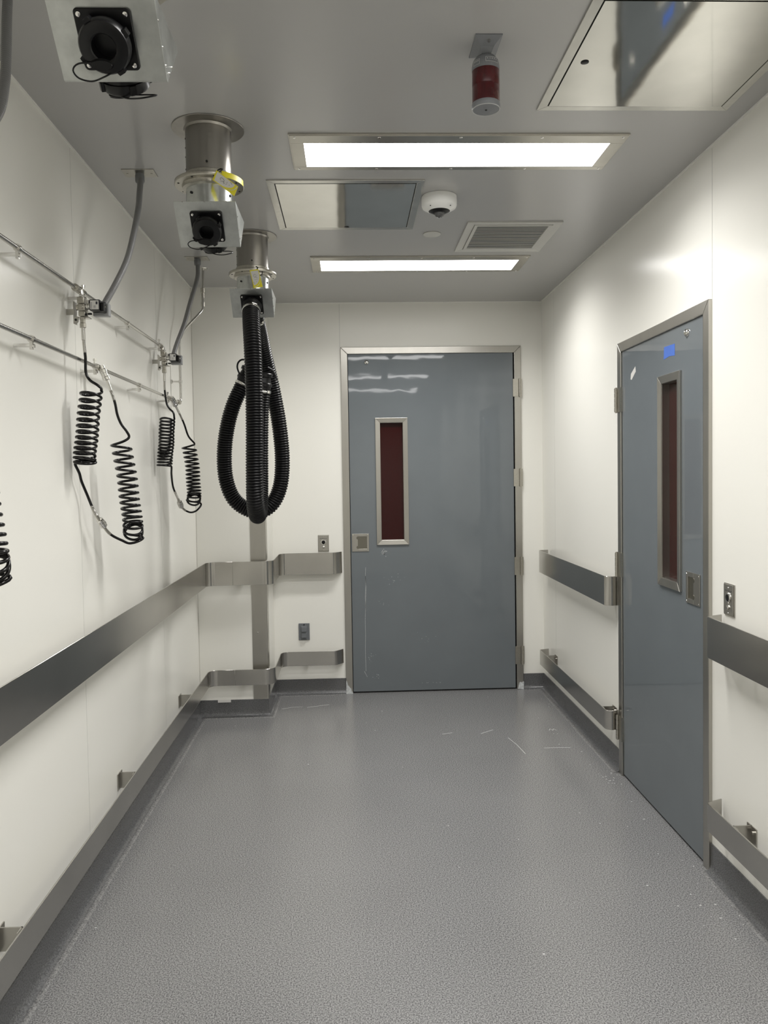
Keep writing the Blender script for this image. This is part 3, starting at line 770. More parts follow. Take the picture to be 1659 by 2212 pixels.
# ------------------------------------------------------------------ exhaust drops
DXC = -0.4515
def box_point(side, a, s, d, yc):
    """point on a slanted face of the wedge box: a across, s down the face from its top edge, d outwards"""
    h = 0.113; w_ = 0.105; L = math.hypot(h, w_)
    ty, tz = (w_/L, -h/L)               # down the face for the near side
    ny, nz = (-h/L, -w_/L)
    y = yc-0.105+ty*s+ny*d; z = 2.366+tz*s+nz*d
    if side > 0: y = 2*yc-y
    return (DXC+a, y, z)
def rsq(h, r, n=5):
    pts = []
    for cx_, cy_, a0 in ((h-r, h-r, 0), (-h+r, h-r, PI/2), (-h+r, -h+r, PI), (h-r, -h+r, 1.5*PI)):
        for k in range(n+1):
            a = a0+PI/2*k/n; pts.append((cx_+r*math.cos(a), cy_+r*math.sin(a)))
    return pts
def exhaust_drop(yc, label, capped=(True, True)):
    t = thing('exhaust_drop', (DXC, yc, ZC), label, 'exhaust duct', 'steel exhaust drops along the left side')
    c = (DXC, yc, 0)
    MB().lathe([(0.118, ZC-0.0005), (0.119, ZC-0.002), (0.118, ZC-0.0035), (0.080, ZC-0.005), (0.077, ZC-0.012), (0.0755, ZC-0.012)], c, n=56).build('ceiling_flange', 'duct', t, smooth=40)
    mb = MB(); mb.lathe([(0.0748, ZC-0.002), (0.0748, 2.484)], c, n=56)
    mb.box(DXC-0.0755, DXC-0.0735, yc-0.004, yc+0.004, 2.486, ZC-0.01)
    mb.build('duct_pipe', 'duct', t, smooth=40)
    mb = MB()
    for z in (2.60, 2.57, 2.54, 2.50): mb.cyl((DXC-0.0715, yc-0.0210, z), (DXC-0.0730, yc-0.0215, z), 0.0028, n=8)
    mb.cyl((DXC+0.006, yc-0.0745, 2.506), (DXC+0.006, yc-0.078, 2.506), 0.0038, n=6)
    build_each(mb, 'rivet', 'gap', t)
    MB().lathe([(0.0765, 2.487), (0.079, 2.485), (0.079, 2.466), (0.110, 2.464), (0.113, 2.462), (0.1135, 2.452), (0.112, 2.450), (0.090, 2.449), (0.0885, 2.444), (0.0885, 2.438), (0.078, 2.436)], c, n=56).build('bolted_flange', 'nickel', t, smooth=40)
    mb = MB()
    for k in range(8):
        a = 2*PI*(k+0.5)/8
        mb.cyl((DXC+0.102*math.cos(a), yc+0.102*math.sin(a), 2.4505), (DXC+0.102*math.cos(a), yc+0.102*math.sin(a), 2.4485), 0.0035, n=10)
    build_each(mb, 'bolt_hole', 'gap', t)
    MB().lathe([(0.0765, 2.440), (0.0765, 2.367)], c, n=56).build('collar', 'galvb', t, smooth=40)
    mb = MB()
    for a in (-2.25, -0.35): mb.cyl((DXC+0.0762*math.cos(a), yc+0.0762*math.sin(a), 2.412), (DXC+0.0800*math.cos(a), yc+0.0800*math.sin(a), 2.412), 0.0042, n=12)
    build_each(mb, 'collar_screw', 'blk', t)
    # wedge shaped outlet box
    mb = MB()
    prof = [(yc-0.105, 2.368), (yc-0.105, 2.366), (yc-0.003, 2.2525), (yc+0.003, 2.2525), (yc+0.105, 2.366), (yc+0.105, 2.368)]
    x0, x1 = DXC-0.099, DXC+0.099
    mb.rings([[(x0, a, b) for a, b in prof], [(x1, a, b) for a, b in prof]])
    bx_ = mb.build('outlet_box', 'galv', t, smooth=0, bevel=0.001)
    mb = MB()
    for s, q in ((0.3, 1), (0.62, 1), (0.85, 1), (0.62, -1), (0.85, -1)):
        y = yc-q*0.098*(1-s)*1.0; z = 2.360-0.100*s
        mb.cyl((x1, y*1.0, z), (x1+0.0018, y, z), 0.0026, 0.0018, n=10)
    for x in (-0.07, 0.0, 0.07): mb.cyl((DXC+x, yc-0.1035, 2.3665), (DXC+x, yc-0.106, 2.3665), 0.0022, n=8)
    build_each(mb, 'rivet', 'chrome', bx_)
    for side in (-1, 1):
        cs = 0.082
        B = lambda a, s, d: box_point(side, a, s, d, yc)
        nrm = Vector(B(0, 0, 1))-Vector(B(0, 0, 0))
        mb = MB()
        pl = rsq(0.052, 0.008)
        mb.rings([[B(a, cs+b, 0.0) for a, b in pl], [B(a, cs+b, 0.005) for a, b in pl], [B(a*0.97, cs+b*0.97, 0.0068) for a, b in pl]])
        o = mb.build('outlet_plate', 'blk', t, smooth=30)
        mb = MB()
        for a in (-0.0425, 0.0425):
            for b in (-0.0425, 0.0425):
                mb.lathe([(0.0048, 0.0066), (0.0046, 0.0085), (0.002, 0.0095), (0, 0.0095)], B(a, cs+b, 0), nrm, 12)
        build_each(mb, 'screw', 'chrome', o)
        if capped[0 if side < 0 else 1]:
            mb = MB()
            R = 0.047
            mb.lathe([(R-0.003, 0.006), (R-0.003, 0.018), (R, 0.019), (R, 0.034), (R-0.003, 0.039), (R-0.008, 0.041), (0.025, 0.041), (0.0225, 0.039), (0.0225, 0.010), (0.0, 0.010)], B(0, cs+0.004, 0), nrm, 40)
            for k in range(4):
                a = PI/4+k*PI/2+0.3
                u = Vector(B(math.cos(a), cs+math.sin(a), 0))-Vector(B(0, cs, 0))
                v = nrm.cross(u).normalized()
                p = Vector(B(0, cs+0.004, 0))
                rr = [p+u*(R-0.002)+v*0.008, p+u*(R+0.005)+v*0.006, p+u*(R+0.005)-v*0.006, p+u*(R-0.002)-v*0.008]
                mb.rings([[x+nrm*0.019 for x in rr], [x+nrm*0.036 for x in rr]])
            cp = mb.build('outlet_collar', 'blk', t, smooth=35)
            # hanging cap tab and its cord
            mb = MB()
            mb.rings([[B(0.022*math.cos(q)-0.010, cs+0.032+0.011*math.sin(q), 0.041) for q in [k*PI/8 for k in range(16)]],
                      [B(0.020*math.cos(q)-0.010, cs+0.033+0.009*math.sin(q), 0.045) for q in [k*PI/8 for k in range(16)]]])
            mb.build('flap_tab', 'blk', cp, smooth=35)
            sgn = 1 if side < 0 else -1
            cord = [(-0.022*sgn, cs+0.028, 0.043), (-0.052*sgn, cs+0.030, 0.042), (-0.066*sgn, cs+0.042, 0.038), (-0.060*sgn, cs+0.057, 0.034), (-0.036*sgn, cs+0.062, 0.036), (-0.010*sgn, cs+0.053, 0.040), (0.006*sgn, cs+0.046, 0.038)]
            MB().tube(spline([B(*p) for p in cord], 0.004), 0.0016, n=8).build('cord', 'blk', cp)
        else:
            MB().lathe([(0.046, 0.006), (0.046, 0.016), (0.043, 0.020), (0.040, 0.034), (0.037, 0.036), (0, 0.036)], B(0, cs+0.002, 0), nrm, 36).build('hose_spigot', 'blk', t, smooth=35)
    return t
M['galvb'] = mat('bright_galvanised', (0.62, 0.64, 0.63), 0.22, 1.0, noise=(60, 0.10))
e1 = exhaust_drop(2.675, 'steel exhaust duct drop with open black outlets, hung with a tilted yellow tag')
dup(e1, (0.012, -1.105, 0), 'steel exhaust box with open black outlets cut off at the top left')
exhaust_drop(3.847, 'steel exhaust duct drop nearest the back wall, carrying the black hoses', (False, False))

# yellow tags
def tag_card(name, corners, th, label, ring, flip=1):
    """corners TL, BL, BR, TR seen from the viewer"""
    A, B_, C_, D_ = [Vector(p) for p in corners]
    nrm = (B_-A).cross(D_-A).normalized()
    if nrm.y > 0: nrm = -nrm
    def S(u, v, d): return A+(D_-A)*u+(B_-A)*v+nrm*d
    t = thing(name, tuple((A+D_)/2), label, 'tag', 'yellow cardboard tags')
    mb = MB(); rings = [[S(*p, d) for p in ((0.0, 0.0), (0.0, 1), (1, 1), (1, 0.0))] for d in (0, th)]
    mb.rings(rings)
    # white writing area ends in a swoosh near the foot
    sw = [(0.06+0.0, 0.07)]
    pts = [(0.07, 0.06), (0.93, 0.06), (0.93, 0.30)]
    for k in range(9):
        q = k/8
        pts.append((0.93-0.86*q**1.6, 0.34+0.52*math.sin(q*PI/2)))
    mb.rings([[S(u, v, th) for u, v in pts], [S(u, v, th+0.0003) for u, v in pts]], mi=1)
    for off in (0.05,):
        a = [(0.98-0.90*(k/8)**1.6, 0.40+off+0.50*math.sin(k/8*PI/2)) for k in range(9)]
        b = [(x+0.0, y+0.03) for x, y in a]
        for i in range(8):
            mb.face([S(*a[i], th+0.0004), S(*a[i+1], th+0.0004), S(min(b[i+1][0], 1), min(b[i+1][1], 1), th+0.0004), S(*b[i], th+0.0004)], 1)
    mb.build('tag_card', ['yellow', 'white'], t, smooth=0)
    mb = MB()
    def stroke(uv, r=0.0005): mb.tube([S(u, v, th+0.0006) for u, v in uv], r, n=5)
    stroke([(0.42+0.13*math.cos(a), 0.34+0.09*math.sin(a)) for a in [k*PI/6 for k in range(12)]])
    stroke([(0.52, 0.40), (0.60, 0.47), (0.66, 0.44)]); stroke([(0.62, 0.30), (0.64, 0.34)])
    stroke([(0.30, 0.55), (0.42, 0.56)]); stroke([(0.5, 0.56), (0.60, 0.53)]); stroke([(0.15, 0.66), (0.14, 0.74), (0.24, 0.75)]); stroke([(0.4, 0.68), (0.5, 0.66)])
    mb.build('handwriting', 'ink', t, smooth=0)
    MB().tube(spline(ring, 0.004), 0.0022, n=8).build('cable_tie', 'blk', t)
    return t
# tilted card: TL, BL, BR, TR  (long side runs down to the right)
tag_card('warning_tag', [(-0.406, 2.545, 2.456), (-0.340, 2.552, 2.407), (-0.355, 2.552, 2.371), (-0.419, 2.545, 2.426)], 0.0012,
         'tilted yellow and white tag on the middle exhaust duct', [(-0.400, 2.552, 2.452), (-0.392, 2.575, 2.470), (-0.40, 2.592, 2.478), (-0.412, 2.588, 2.470), (-0.420, 2.570, 2.450), (-0.414, 2.552, 2.440)])
tag_card('warning_tag', [(-0.451, 3.722, 2.446), (-0.432, 3.716, 2.363), (-0.386, 3.716, 2.371), (-0.410, 3.722, 2.451)], 0.0012,
         'upright yellow and white tag on the exhaust duct nearest the back', [(-0.418, 3.722, 2.444), (-0.415, 3.735, 2.462), (-0.425, 3.755, 2.472), (-0.400, 3.760, 2.458), (-0.395, 3.735, 2.432), (-0.402, 3.722, 2.424)])
# yellow tape along the flange rim of the middle duct
mb = MB(); rr = []
for k in range(12):
    a = -1.05+0.95*k/11
    rr.append([(DXC+r*math.cos(a), 2.675+r*math.sin(a), z) for r, z in ((0.1145, 2.448), (0.1145, 2.466), (0.094, 2.4665), (0.094, 2.4655), (0.1137, 2.465), (0.1137, 2.448))])
mb.rings(rr)
mb.build('yellow_tape', 'yellow', None, label='strip of yellow tape wrapped on the middle duct flange', cat='tape')

# ------------------------------------------------------------------ black corrugated hoses
def corrugated(path, r, pitch=0.0128):
    P = spline(path, 0.0016)
    # equal arc length resample at a quarter of the pitch
    out = [P[0]]; acc = 0; step = pitch/4
    for a, b in zip(P, P[1:]):
        L = (b-a).length
        while acc+L >= step:
            q = (step-acc)/L; a = a.lerp(b, q); out.append(a); L = (b-a).length; acc = 0
        acc += L
    rad = (r, r-0.0012, r-0.0058, r-0.0012)
    return out, (lambda i, d: rad[i % 4])
def big_hose(path, r, label, tether):
    P, fr = corrugated(path, r)
    t = thing('exhaust_hose', tuple(P[0]), label, 'hose', 'looped black corrugated hoses')
    MB().tube(P, fr, n=28).build('corrugated_hose', 'hose', t, smooth=60)
    for (i, lab) in ((14, 'a'), (-12, 'b')):
        a = P[i]; T = (P[i+3]-P[i-3]).normalized()
        mb = MB(); mb.lathe([(r+0.001, -0.007), (r+0.0022, -0.0065), (r+0.0022, 0.0065), (r+0.001, 0.007)], a, T, 32, caps=False)
        u = Vector((0.35, -1, 0)); u = (u-T*u.dot(T)).normalized()
        mb.cyl(a+u*(r+0.006)+T.cross(u)*0.012, a+u*(r+0.006)-T.cross(u)*0.012, 0.0055, n=12)
        mb.build('hose_clamp', 'chrome', t)
    e = P[-1]; T = (P[-1]-P[-8]).normalized()
    mb = MB(); mb.lathe([(r-0.004, -0.03), (r+0.001, -0.012), (r+0.005, -0.010), (r+0.005, 0.004), (r, 0.008), (r-0.004, 0.034), (r+0.004, 0.036), (r+0.005, 0.052), (r+0.001, 0.056), (r-0.006, 0.056), (r-0.008, 0.02)], e, T, 32, caps=False)
    mb.lathe([(r-0.009, 0.022), (0, 0.022)], e, T, 32)
    mb.build('end_coupling', 'blk', t, smooth=40)
    MB().tube(spline(tether, 0.004), 0.0046, n=8).build('tether_strap', 'blk', t)
    return t
big_hose([(-0.4515, 3.778, 2.292), (-0.450, 3.735, 2.248), (-0.444, 3.690, 2.180), (-0.437, 3.656, 2.080), (-0.433, 3.642, 1.90), (-0.434, 3.640, 1.72), (-0.439, 3.645, 1.52), (-0.443, 3.672, 1.385), (-0.445, 3.735, 1.312), (-0.446, 3.815, 1.302), (-0.446, 3.885, 1.360), (-0.446, 3.925, 1.48), (-0.444, 3.938, 1.64), (-0.438, 3.938, 1.80), (-0.425, 3.930, 1.94)], 0.0415,
         'front black corrugated hose hanging in a loop from the exhaust box', [(-0.395, 3.90, 2.02), (-0.372, 3.905, 2.005), (-0.358, 3.91, 1.975), (-0.352, 3.91, 1.962)])
big_hose([(-0.4515, 3.916, 2.292), (-0.450, 3.965, 2.250), (-0.442, 4.040, 2.190), (-0.430, 4.100, 2.110), (-0.412, 4.135, 2.020), (-0.390, 4.15, 1.905), (-0.366, 4.15, 1.750), (-0.354, 4.15, 1.580), (-0.366, 4.15, 1.440), (-0.408, 4.15, 1.345), (-0.475, 4.15, 1.302), (-0.550, 4.15, 1.318), (-0.615, 4.15, 1.375), (-0.650, 4.15, 1.475), (-0.656, 4.15, 1.60), (-0.640, 4.15, 1.73), (-0.603, 4.15, 1.86), (-0.535, 4.15, 2.000)], 0.0405,
         'rear black corrugated hose looping sideways behind the front one', [(-0.520, 4.12, 2.088), (-0.548, 4.11, 2.090), (-0.566, 4.105, 2.075), (-0.571, 4.10, 2.050), (-0.562, 4.10, 2.020), (-0.545, 4.11, 1.995)])

# ------------------------------------------------------------------ air pipes on the left wall
PX = -0.900
def pipe_clamp(y, z, t, top=False):
    mb = MB()
    mb.lathe([(0.0105, -0.006), (0.0105, 0.006)], (PX, y, z), (0, 1, 0), 16)
    mb.box(PX-0.004, PX+0.004, y-0.005, y+0.005, z-0.030, z-0.008)
    mb.cyl((PX+0.004, y, z-0.020), (PX+0.009, y, z-0.020), 0.006, n=10)
    if top:
        mb.cyl((PX, y, z+0.008), (PX, y, z+0.024), 0.004, n=10); mb.cyl((PX, y, z+0.018), (PX, y, z+0.026), 0.0065, n=10)
    c_ = mb.build('pipe_clamp', 'chrome', t)
    MB().cyl((XL, y, z-0.018), (PX-0.004, y, z-0.018), 0.0055, n=12).build('wall_spacer', 'trimw', c_)
tu = thing('air_pipe', (PX, 2.0, 2.12), 'upper thin steel air pipe running along the left wall', 'pipe', 'steel air pipes')
M['pipes'] = mat('steel_pipe', (0.60, 0.59, 0.56), 0.20, 1.0)
MB().tube([(PX, YN+0.02, 2.12), (PX, 3.845, 2.12)], 0.0068, n=16).build('pipe_run', 'pipes', tu)
for y in (-0.2, 0.85, 1.05, 2.212, 2.745, 3.273, 3.81): pipe_clamp(y, 2.12, tu, y in (2.745, 3.81))
for y in (1.525, 2.690):
    MB().lathe([(0.0095, -0.028), (0.0125, -0.027), (0.0125, -0.012), (0.0105, -0.011), (0.0105, 0.011), (0.0125, 0.012), (0.0125, 0.027), (0.0095, 0.028)], (PX, y, 2.12), (0, 1, 0), 12).build('tee_fitting', 'nickel', tu)
mb = MB(); mb.tube(spline([(PX, 3.835, 2.12), (PX, 3.858, 2.118), (PX+0.003, 3.862, 2.105), (PX+0.006, 3.862, 2.09)], 0.004), 0.0115, n=12); mb.build('elbow_fitting', 'nickel', tu)
tl = thing('air_pipe', (PX, 2.0, 1.885), 'lower thin steel air pipe that turns up to the ceiling in the corner', 'pipe', 'steel air pipes')
MB().tube([(PX, YN+0.02, 1.885)]+spline([(PX, 4.20, 1.885), (PX, 4.245, 1.886), (PX, 4.266, 1.898), (PX, 4.270, 1.93), (PX, 4.270, 2.00), (PX, 4.270, 2.20), (PX+0.006, 4.275, 2.235), (-0.870, 4.300, 2.290), (-0.815, 4.345, 2.365), (-0.794, 4.372, 2.400), (-0.791, 4.385, 2.44), (-0.792, 4.42, 2.638)], 0.006), 0.0068, n=16).build('pipe_run', 'pipes', tl)
for y in (-0.2, 1.12, 1.69, 2.288, 2.845, 3.428, 3.955): pipe_clamp(y, 1.885, tl, y in (2.845, 3.955))
mb = MB(); mb.lathe([(0.0105, -0.006), (0.0105, 0.006)], (PX, 4.27, 2.00), (0, 0, 1), 14); mb.box(XL, PX-0.004, 4.265, 4.275, 1.996, 2.004); mb.cyl((XL, 4.27, 2.0), (XL+0.008, 4.27, 2.0), 0.011, n=14); mb.build('pipe_clamp', 'chrome', tl)
for y in (4.215,):
    MB().lathe([(0.0095, -0.018), (0.012, -0.017), (0.012, 0.017), (0.0095, 0.018)], (PX, y, 1.885), (0, 1, 0), 12).build('coupling', 'nickel', tl)
mb = MB(); mb.lathe([(0.024, ZC-0.0002), (0.023, ZC-0.004), (0.009, ZC-0.006)], (-0.792, 4.42, 0), n=24); mb.build('ceiling_rose', 'chrome', tl)
mb = MB()
mb.lathe([(0.0095, 2.525), (0.0125, 2.524), (0.0125, 2.500), (0.009, 2.498), (0.009, 2.45), (0.011, 2.448), (0.011, 2.425), (0.008, 2.423)], (-0.7915, 4.394, 0), n=12); mb.build('compression_fitting', 'nickel', tl)

# quick couplers branching off the lower pipe
def coupler_branch(y):
    mb = MB()
    mb.lathe([(0.0095, -0.022), (0.0115, -0.021), (0.0115, 0.021), (0.0095, 0.022)], (PX, y-0.006, 1.885), (0, 1, 0), 12)
    mb.build('tee_fitting', 'nickel', tl)
for y in (1.715, 2.880, 4.000): coupler_branch(y)

# ------------------------------------------------------------------ solenoid valves
def valve(y, label):
    t = thing('solenoid_valve', (-0.890, y, 2.03), label, 'valve', 'solenoid valves on the left wall')
    # wall bracket
    mb = MB()
    mb.box(XL+0.0005, -0.915, y+0.017, y+0.020, 2.040, 2.060)
    mb.box(-0.9165, -0.868, y-0.004, y+0.026, 2.026, 2.029)
    mb.box(-0.918, -0.915, y-0.008, y+0.020, 2.006, 2.080)
    mb.rings([[(-0.917, y-0.010, 2.029), (-0.917, y-0.010, 2.012), (-0.905, y-0.010, 2.007), (-0.901, y-0.010, 2.012), (-0.901, y-0.010, 2.029)], [(-0.917, y-0.007, 2.029), (-0.917, y-0.007, 2.012), (-0.905, y-0.007, 2.007), (-0.901, y-0.007, 2.012), (-0.901, y-0.007, 2.029)]])
    mb.build('bracket', 'steel', t, smooth=0)
    MB().cyl((-0.909, y-0.0105, 2.018), (-0.909, y-0.012, 2.018), 0.004, n=12).build('bracket_hole', 'gap', t)
    mb = MB()
    mb.box(-0.903, -0.880, y-0.014, y+0.018, 2.072, 2.094)
    mb.box(-0.900, -0.877, y-0.016, y+0.018, 2.048, 2.071)
    mb.box(-0.899, -0.8765, y-0.015, y+0.018, 2.030, 2.047)
    mb.cyl((-0.900, y-0.004, 2.060), (-0.909, y-0.004, 2.060), 0.010, n=18)
    mb.cyl((-0.8885, y-0.015, 2.061), (-0.8885, y-0.020, 2.061), 0.008, n=16)
    mb.build('valve_body', 'nickel', t, smooth=30, bevel=0.002)
    mb = MB(); mb.cyl((-0.891, y, 2.093), (-0.893, y, 2.118), 0.0072, n=14); mb.lathe([(0.0085, 0), (0.0105, 0.001), (0.0105, 0.008), (0.0085, 0.009)], (-0.891, y, 2.095), n=6)
    mb.build('inlet_nipple', 'chrome', t)
    mb = MB(); mb.cyl((-0.878, y, 2.064), (-0.857, y, 2.065), 0.0085, n=16); mb.cyl((-0.873, y, 2.064), (-0.869, y, 2.064), 0.0115, n=16); mb.cyl((-0.865, y, 2.065), (-0.861, y, 2.065), 0.0125, n=16)
    mb.build('valve_stem', 'chrome', t)
    MB().cyl((-0.8675, y-0.006, 2.071), (-0.8675, y-0.006, 2.084), 0.0055, n=12).build('adjusting_knob', 'chrome', t)
    mb = MB(); mb.box(-0.8605, -0.8260, y-0.020, y+0.022, 2.0470, 2.0835); s = mb.build('solenoid_coil', 'blk', t, smooth=0, bevel=0.002)
    MB().box(-0.8572, -0.8292, y-0.0207, y-0.0200, 2.0500, 2.0800).build('rating_label', 'white', s, smooth=0)
    mb = MB()
    mb.box(-0.8385, -0.8325, y-0.0211, y-0.0207, 2.067, 2.076)
    for k in range(5): mb.box(-0.855, -0.851, y-0.0211, y-0.0207, 2.053+k*0.0045, 2.0545+k*0.0045)
    for k in range(3): mb.box(-0.846, -0.839, y-0.0211, y-0.0207, 2.062-k*0.0035, 2.0630-k*0.0035)
    mb.build('label_print', 'ink', s, smooth=0)
    mb = MB(); mb.box(-0.826, -0.8145, y-0.014, y+0.020, 2.045, 2.075); mb.build('coil_end', 'blk', t, smooth=0, bevel=0.002)
    MB().cyl((-0.8145, y-0.002, 2.062), (-0.811, y-0.002, 2.062), 0.0045, n=12).build('nut', 'chrome', t)
    mb = MB(); mb.box(-0.862, -0.808, y+0.020, y+0.046, 2.036, 2.080); mb.build('connector_box', 'greyp', t, smooth=0, bevel=0.003)
    mb = MB()
    mb.lathe([(0.0070, 2.029), (0.0095, 2.028), (0.0095, 2.009), (0.0072, 2.008)], (-0.8895, y, 0), n=6)
    mb.lathe([(0.0072, 2.009), (0.0110, 2.007), (0.0110, 1.994), (0.0078, 1.992)], (-0.8895, y, 0), n=6)
    mb.build('outlet_nuts', 'nickel', t, smooth=30)
    mb = MB(); mb.box(-0.868, -0.855, y-0.014, y-0.008, 2.034, 2.040); mb.box(-0.876, -0.870, y-0.018, y-0.012, 2.030, 2.038); build_each(mb, 'vent_screw', 'blk', t, smooth=0, bevel=0.001)
    return t
v1 = valve(2.700, 'brass-coloured valve with black solenoid, nearer of the two in view')
dup(v1, (0, 1.160, 0), 'brass-coloured valve with black solenoid nearest the back corner')
dup(v1, (0, -1.165, 0), 'brass-coloured valve with black solenoid beyond the left edge')

# ------------------------------------------------------------------ grey flexible conduits
def conduit(path, plate, label):
    t = thing('flexible_conduit', (plate[0], plate[1], ZC), label, 'conduit', 'grey conduits from the ceiling to the valves')
    x, y = plate
    mb = MB(); mb.box(x-0.060, x+0.060, y-0.038, y+0.038, ZC-0.003, ZC); mb.build('ceiling_plate', 'steel', t, smooth=0, bevel=0.0008)
    mb = MB()
    for dx in (-0.045, 0.045): mb.cyl((x+dx, y, ZC-0.003), (x+dx, y, ZC-0.0045), 0.004, n=10)
    build_each(mb, 'screw', 'steel', t)
    MB().lathe([(0.016, ZC-0.003), (0.016, ZC-0.006), (0.0175, ZC-0.010), (0.0175, ZC-0.030), (0.0150, ZC-0.036), (0.013, ZC-0.038)], (path[0][0], path[0][1], 0), n=24).build('conduit_connector', 'greyc', t, smooth=40)
    P, _ = corrugated(path, 0.0113, 0.0060)
    MB().tube(P, lambda i, d: (0.0113, 0.0111, 0.0106, 0.0111)[i % 4], n=16).build('conduit_tube', 'conduit', t, smooth=60)
    return t
M['greyc'] = mat('grey_connector', (0.20, 0.205, 0.21), 0.4)
c1 = conduit([(-0.777, 3.055, 2.636), (-0.772, 3.040, 2.600), (-0.765, 2.9967, 2.540), (-0.757, 2.943, 2.470), (-0.7602, 2.89, 2.3715), (-0.7731, 2.8367, 2.2582), (-0.7973, 2.7833, 2.1644), (-0.828, 2.742, 2.082)], (-0.776, 3.050),
             'grey flexible conduit bowing down to the nearer valve')
conduit([(-0.766, 1.886, 2.636), (-0.764, 1.872, 2.600), (-0.758, 1.846, 2.520), (-0.7513, 1.8233, 2.4534), (-0.7428, 1.7867, 2.3541), (-0.743, 1.740, 2.262), (-0.772, 1.660, 2.160), (-0.826, 1.577, 2.082)], (-0.770, 1.885),
        'grey flexible conduit at the left edge of the photo')
conduit([(-0.785, 4.225, 2.636), (-0.782, 4.215, 2.590), (-0.780, 4.175, 2.520), (-0.7997, 4.092, 2.389), (-0.8225, 4.028, 2.2595), (-0.8482, 3.964, 2.150), (-0.857, 3.905, 2.075)], (-0.786, 4.220),
        'grey flexible conduit reaching the valve nearest the back corner')

# ------------------------------------------------------------------ coiled air hoses
def along(P, d):
    acc = 0
    for a, b in zip(P, P[1:]):
        L = (b-a).length
        if acc+L >= d: return a.lerp(b, (d-acc)/L), (b-a).normalized()
        acc += L
    return P[-1], (P[-1]-P[-2]).normalized()
def plen(P): return sum((b-a).length for a, b in zip(P, P[1:]))
def ribbed(mb, P, d0, d1, r, rib=0.0, pitch=0.004):
    n = max(3, int((d1-d0)/(pitch/3 if rib else 0.006)))
    pts = [along(P, d0+(d1-d0)*k/n)[0] for k in range(n+1)]
    mb.tube(pts, (lambda i, d: r+(rib if i % 3 == 1 else 0)), n=14)
def helix(axis, R, turns, a0, dirn, power, tilt, per=22):
    A = spline(axis, 0.004); L = plen(A); n = int(turns*per); out = []
    for k in range(n+1):
        s = k/n
        q = 1-(1-s)**power
        c, T = along(A, L*q*0.9999)
        th = a0+dirn*2*PI*turns*s
        tl_ = tilt[0]+(tilt[1]-tilt[0])*max(0, (s-tilt[2])/(1-tilt[2]))**1.3
        rr_ = R*(1+0.03*math.sin(k*0.9))
        out.append(c+Vector((math.cos(th)*rr_, math.sin(th)*rr_*math.cos(tl_), math.sin(th)*rr_*math.sin(tl_))))
    return out
def coil_hose(label, head, axis, tail, turns, a0, dirn, power, tilt, top, bottom, R=0.0335, rt_=0.0048):
    H = helix(axis, R, turns, a0, dirn, power, tilt)
    pts = [Vector(p) for p in head]+H+[Vector(p) for p in tail]
    P = spline(pts, 0.005)
    t = thing('coiled_air_hose', tuple(head[0]), label, 'air hose', 'black coiled air hoses')
    MB().tube(P, rt_, n=10).build('hose_tube', 'coil', t, smooth=60)
    L = plen(P)
    if top == 'nut':
        mb = MB(); ribbed(mb, P, 0.0, 0.042, 0.0062); mb.build('ferrule', 'chrome', t, smooth=40)
        mb = MB(); ribbed(mb, P, 0.042, 0.085, 0.0048, 0.0014); mb.build('spring_guard', 'chrome', t, smooth=40)
    else:
        mb = MB(); p, T = along(P, 0.0)
        mb.lathe([(0.0085, -0.012), (0.0115, -0.011), (0.0115, 0.000), (0.0135, 0.002), (0.0135, 0.014), (0.0120, 0.015), (0.0120, 0.028), (0.0135, 0.030), (0.0135, 0.040), (0.0085, 0.043)], p, T, 20)
        mb.build('quick_coupler', 'chrome', t, smooth=30)
        mb = MB(); ribbed(mb, P, 0.040, 0.082, 0.0060); mb.build('ferrule', 'chrome', t, smooth=40)
        mb = MB(); ribbed(mb, P, 0.082, 0.118, 0.0048, 0.0012); mb.build('spring_guard', 'steel', t, smooth=40)
    if bottom:
        c = bottom   # length of the metal end section
        mb = MB(); ribbed(mb, P, L-c, L-c*0.55, 0.0050, 0.0012); mb.build('spring_guard', 'steel', t, smooth=40)
        mb = MB(); ribbed(mb, P, L-c*0.55, L-0.012, 0.0058); mb.build('ferrule', 'nickel', t, smooth=40)
        mb = MB(); p, T = along(P, L-0.020)
        mb.lathe([(0.0085, -0.002), (0.0125, 0.000), (0.0125, 0.010), (0.0105, 0.012), (0.0140, 0.013), (0.0140, 0.026), (0.0100, 0.028), (0.0120, 0.029), (0.0120, 0.036), (0.008, 0.038)], p, T, 20)
        mb.build('quick_coupler', 'chrome', t, smooth=30)
    else:
        mb = MB(); ribbed(mb, P, L-0.052, L-0.002, 0.0054); mb.build('ferrule', 'nickel', t, smooth=40)
    return t
h1 = coil_hose('left-hand black coiled hose below the nearer valve',
    [(-0.8895, 2.700, 1.994), (-0.8885, 2.7, 1.94), (-0.8845, 2.7, 1.8945), (-0.8844, 2.7, 1.8436), (-0.872, 2.700, 1.8179), (-0.8477, 2.695, 1.8017), (-0.835, 2.700, 1.790)],
    [(-0.8685, 2.7, 1.7834), (-0.8826, 2.7, 1.6716), (-0.8959, 2.7, 1.5623), (-0.896, 2.7, 1.5341)],
    [(-0.9236, 2.722, 1.5040), (-0.9246, 2.7445, 1.4759), (-0.9180, 2.7818, 1.4256), (-0.9046, 2.7918, 1.3806), (-0.8953, 2.8091, 1.3507), (-0.888, 2.8364, 1.3253)],
    13.5, 0.0, 1, 1.25, (-0.20, 0.35, 0.82), 'nut', 0.085)
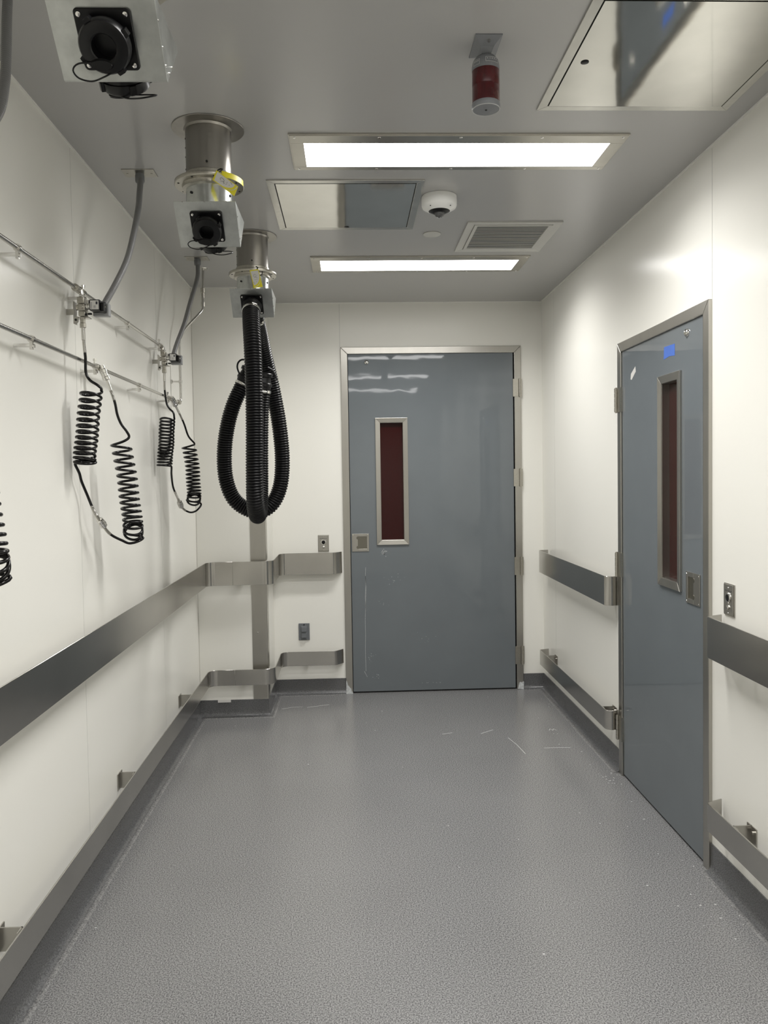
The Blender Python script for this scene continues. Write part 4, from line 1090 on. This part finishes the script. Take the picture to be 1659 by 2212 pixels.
h2 = coil_hose('right-hand black coiled hose hanging from the lower pipe, nearer pair',
    [(-0.8850, 2.880, 1.880), (-0.8729, 2.89, 1.841), (-0.8508, 2.9, 1.7664), (-0.8449, 2.91, 1.719), (-0.835, 2.92, 1.685), (-0.8185, 2.93, 1.6576), (-0.8126, 2.94, 1.6371), (-0.828, 2.930, 1.622)],
    [(-0.8412, 2.94, 1.6078), (-0.8281, 2.955, 1.4797), (-0.8199, 2.97, 1.3552), (-0.8186, 2.985, 1.2972), (-0.8215, 3.0, 1.2760)],
    [(-0.7893, 3.0, 1.262), (-0.7990, 2.985, 1.2480), (-0.8228, 2.9455, 1.2431), (-0.8429, 2.9182, 1.2566), (-0.8688, 2.8909, 1.2766), (-0.8790, 2.8600, 1.2970), (-0.886, 2.8420, 1.3190)],
    15.0, PI, 1, 1.30, (0.02, 1.25, 0.72), 'qc', 0)
h3 = coil_hose('left-hand black coiled hose below the valve nearest the back corner',
    [(-0.8895, 3.860, 1.994), (-0.8900, 3.86, 1.950), (-0.8901, 3.86, 1.9129), (-0.8827, 3.86, 1.8486), (-0.8697, 3.86, 1.821), (-0.8519, 3.86, 1.8024), (-0.848, 3.86, 1.7850)],
    [(-0.8809, 3.86, 1.7752), (-0.8904, 3.86, 1.6375), (-0.902, 3.86, 1.5409)],
    [(-0.8679, 3.865, 1.5308), (-0.8760, 3.8962, 1.4991), (-0.8774, 3.9325, 1.4379), (-0.8629, 3.9588, 1.3855), (-0.8560, 3.990, 1.3490)],
    15.0, 0.0, 1, 1.05, (-0.30, -0.05, 0.5), 'nut', 0.085)
h4 = coil_hose('right-hand black coiled hose in the pair nearest the back corner',
    [(-0.8850, 4.0, 1.880), (-0.8734, 4.025, 1.8446), (-0.8425, 4.05, 1.7645), (-0.8253, 4.075, 1.698), (-0.8000, 4.1, 1.6600), (-0.812, 4.090, 1.650)],
    [(-0.826, 4.1, 1.6381), (-0.8171, 4.1125, 1.5475), (-0.8146, 4.125, 1.4489), (-0.8161, 4.1375, 1.3893), (-0.8204, 4.15, 1.3622)],
    [(-0.7850, 4.15, 1.3487), (-0.7985, 4.1238, 1.3156), (-0.8209, 4.0775, 1.3053), (-0.8422, 4.0412, 1.317), (-0.8533, 4.005, 1.3356), (-0.8560, 3.998, 1.3430)],
    15.0, PI, 1, 1.30, (0.02, 1.20, 0.72), 'qc', 0)
dup(h1, (0, -1.165, 0), 'left-hand black coiled hose beyond the left edge')
dup(h2, (0, -1.165, 0), 'black coiled hose just peeking in at the left edge')
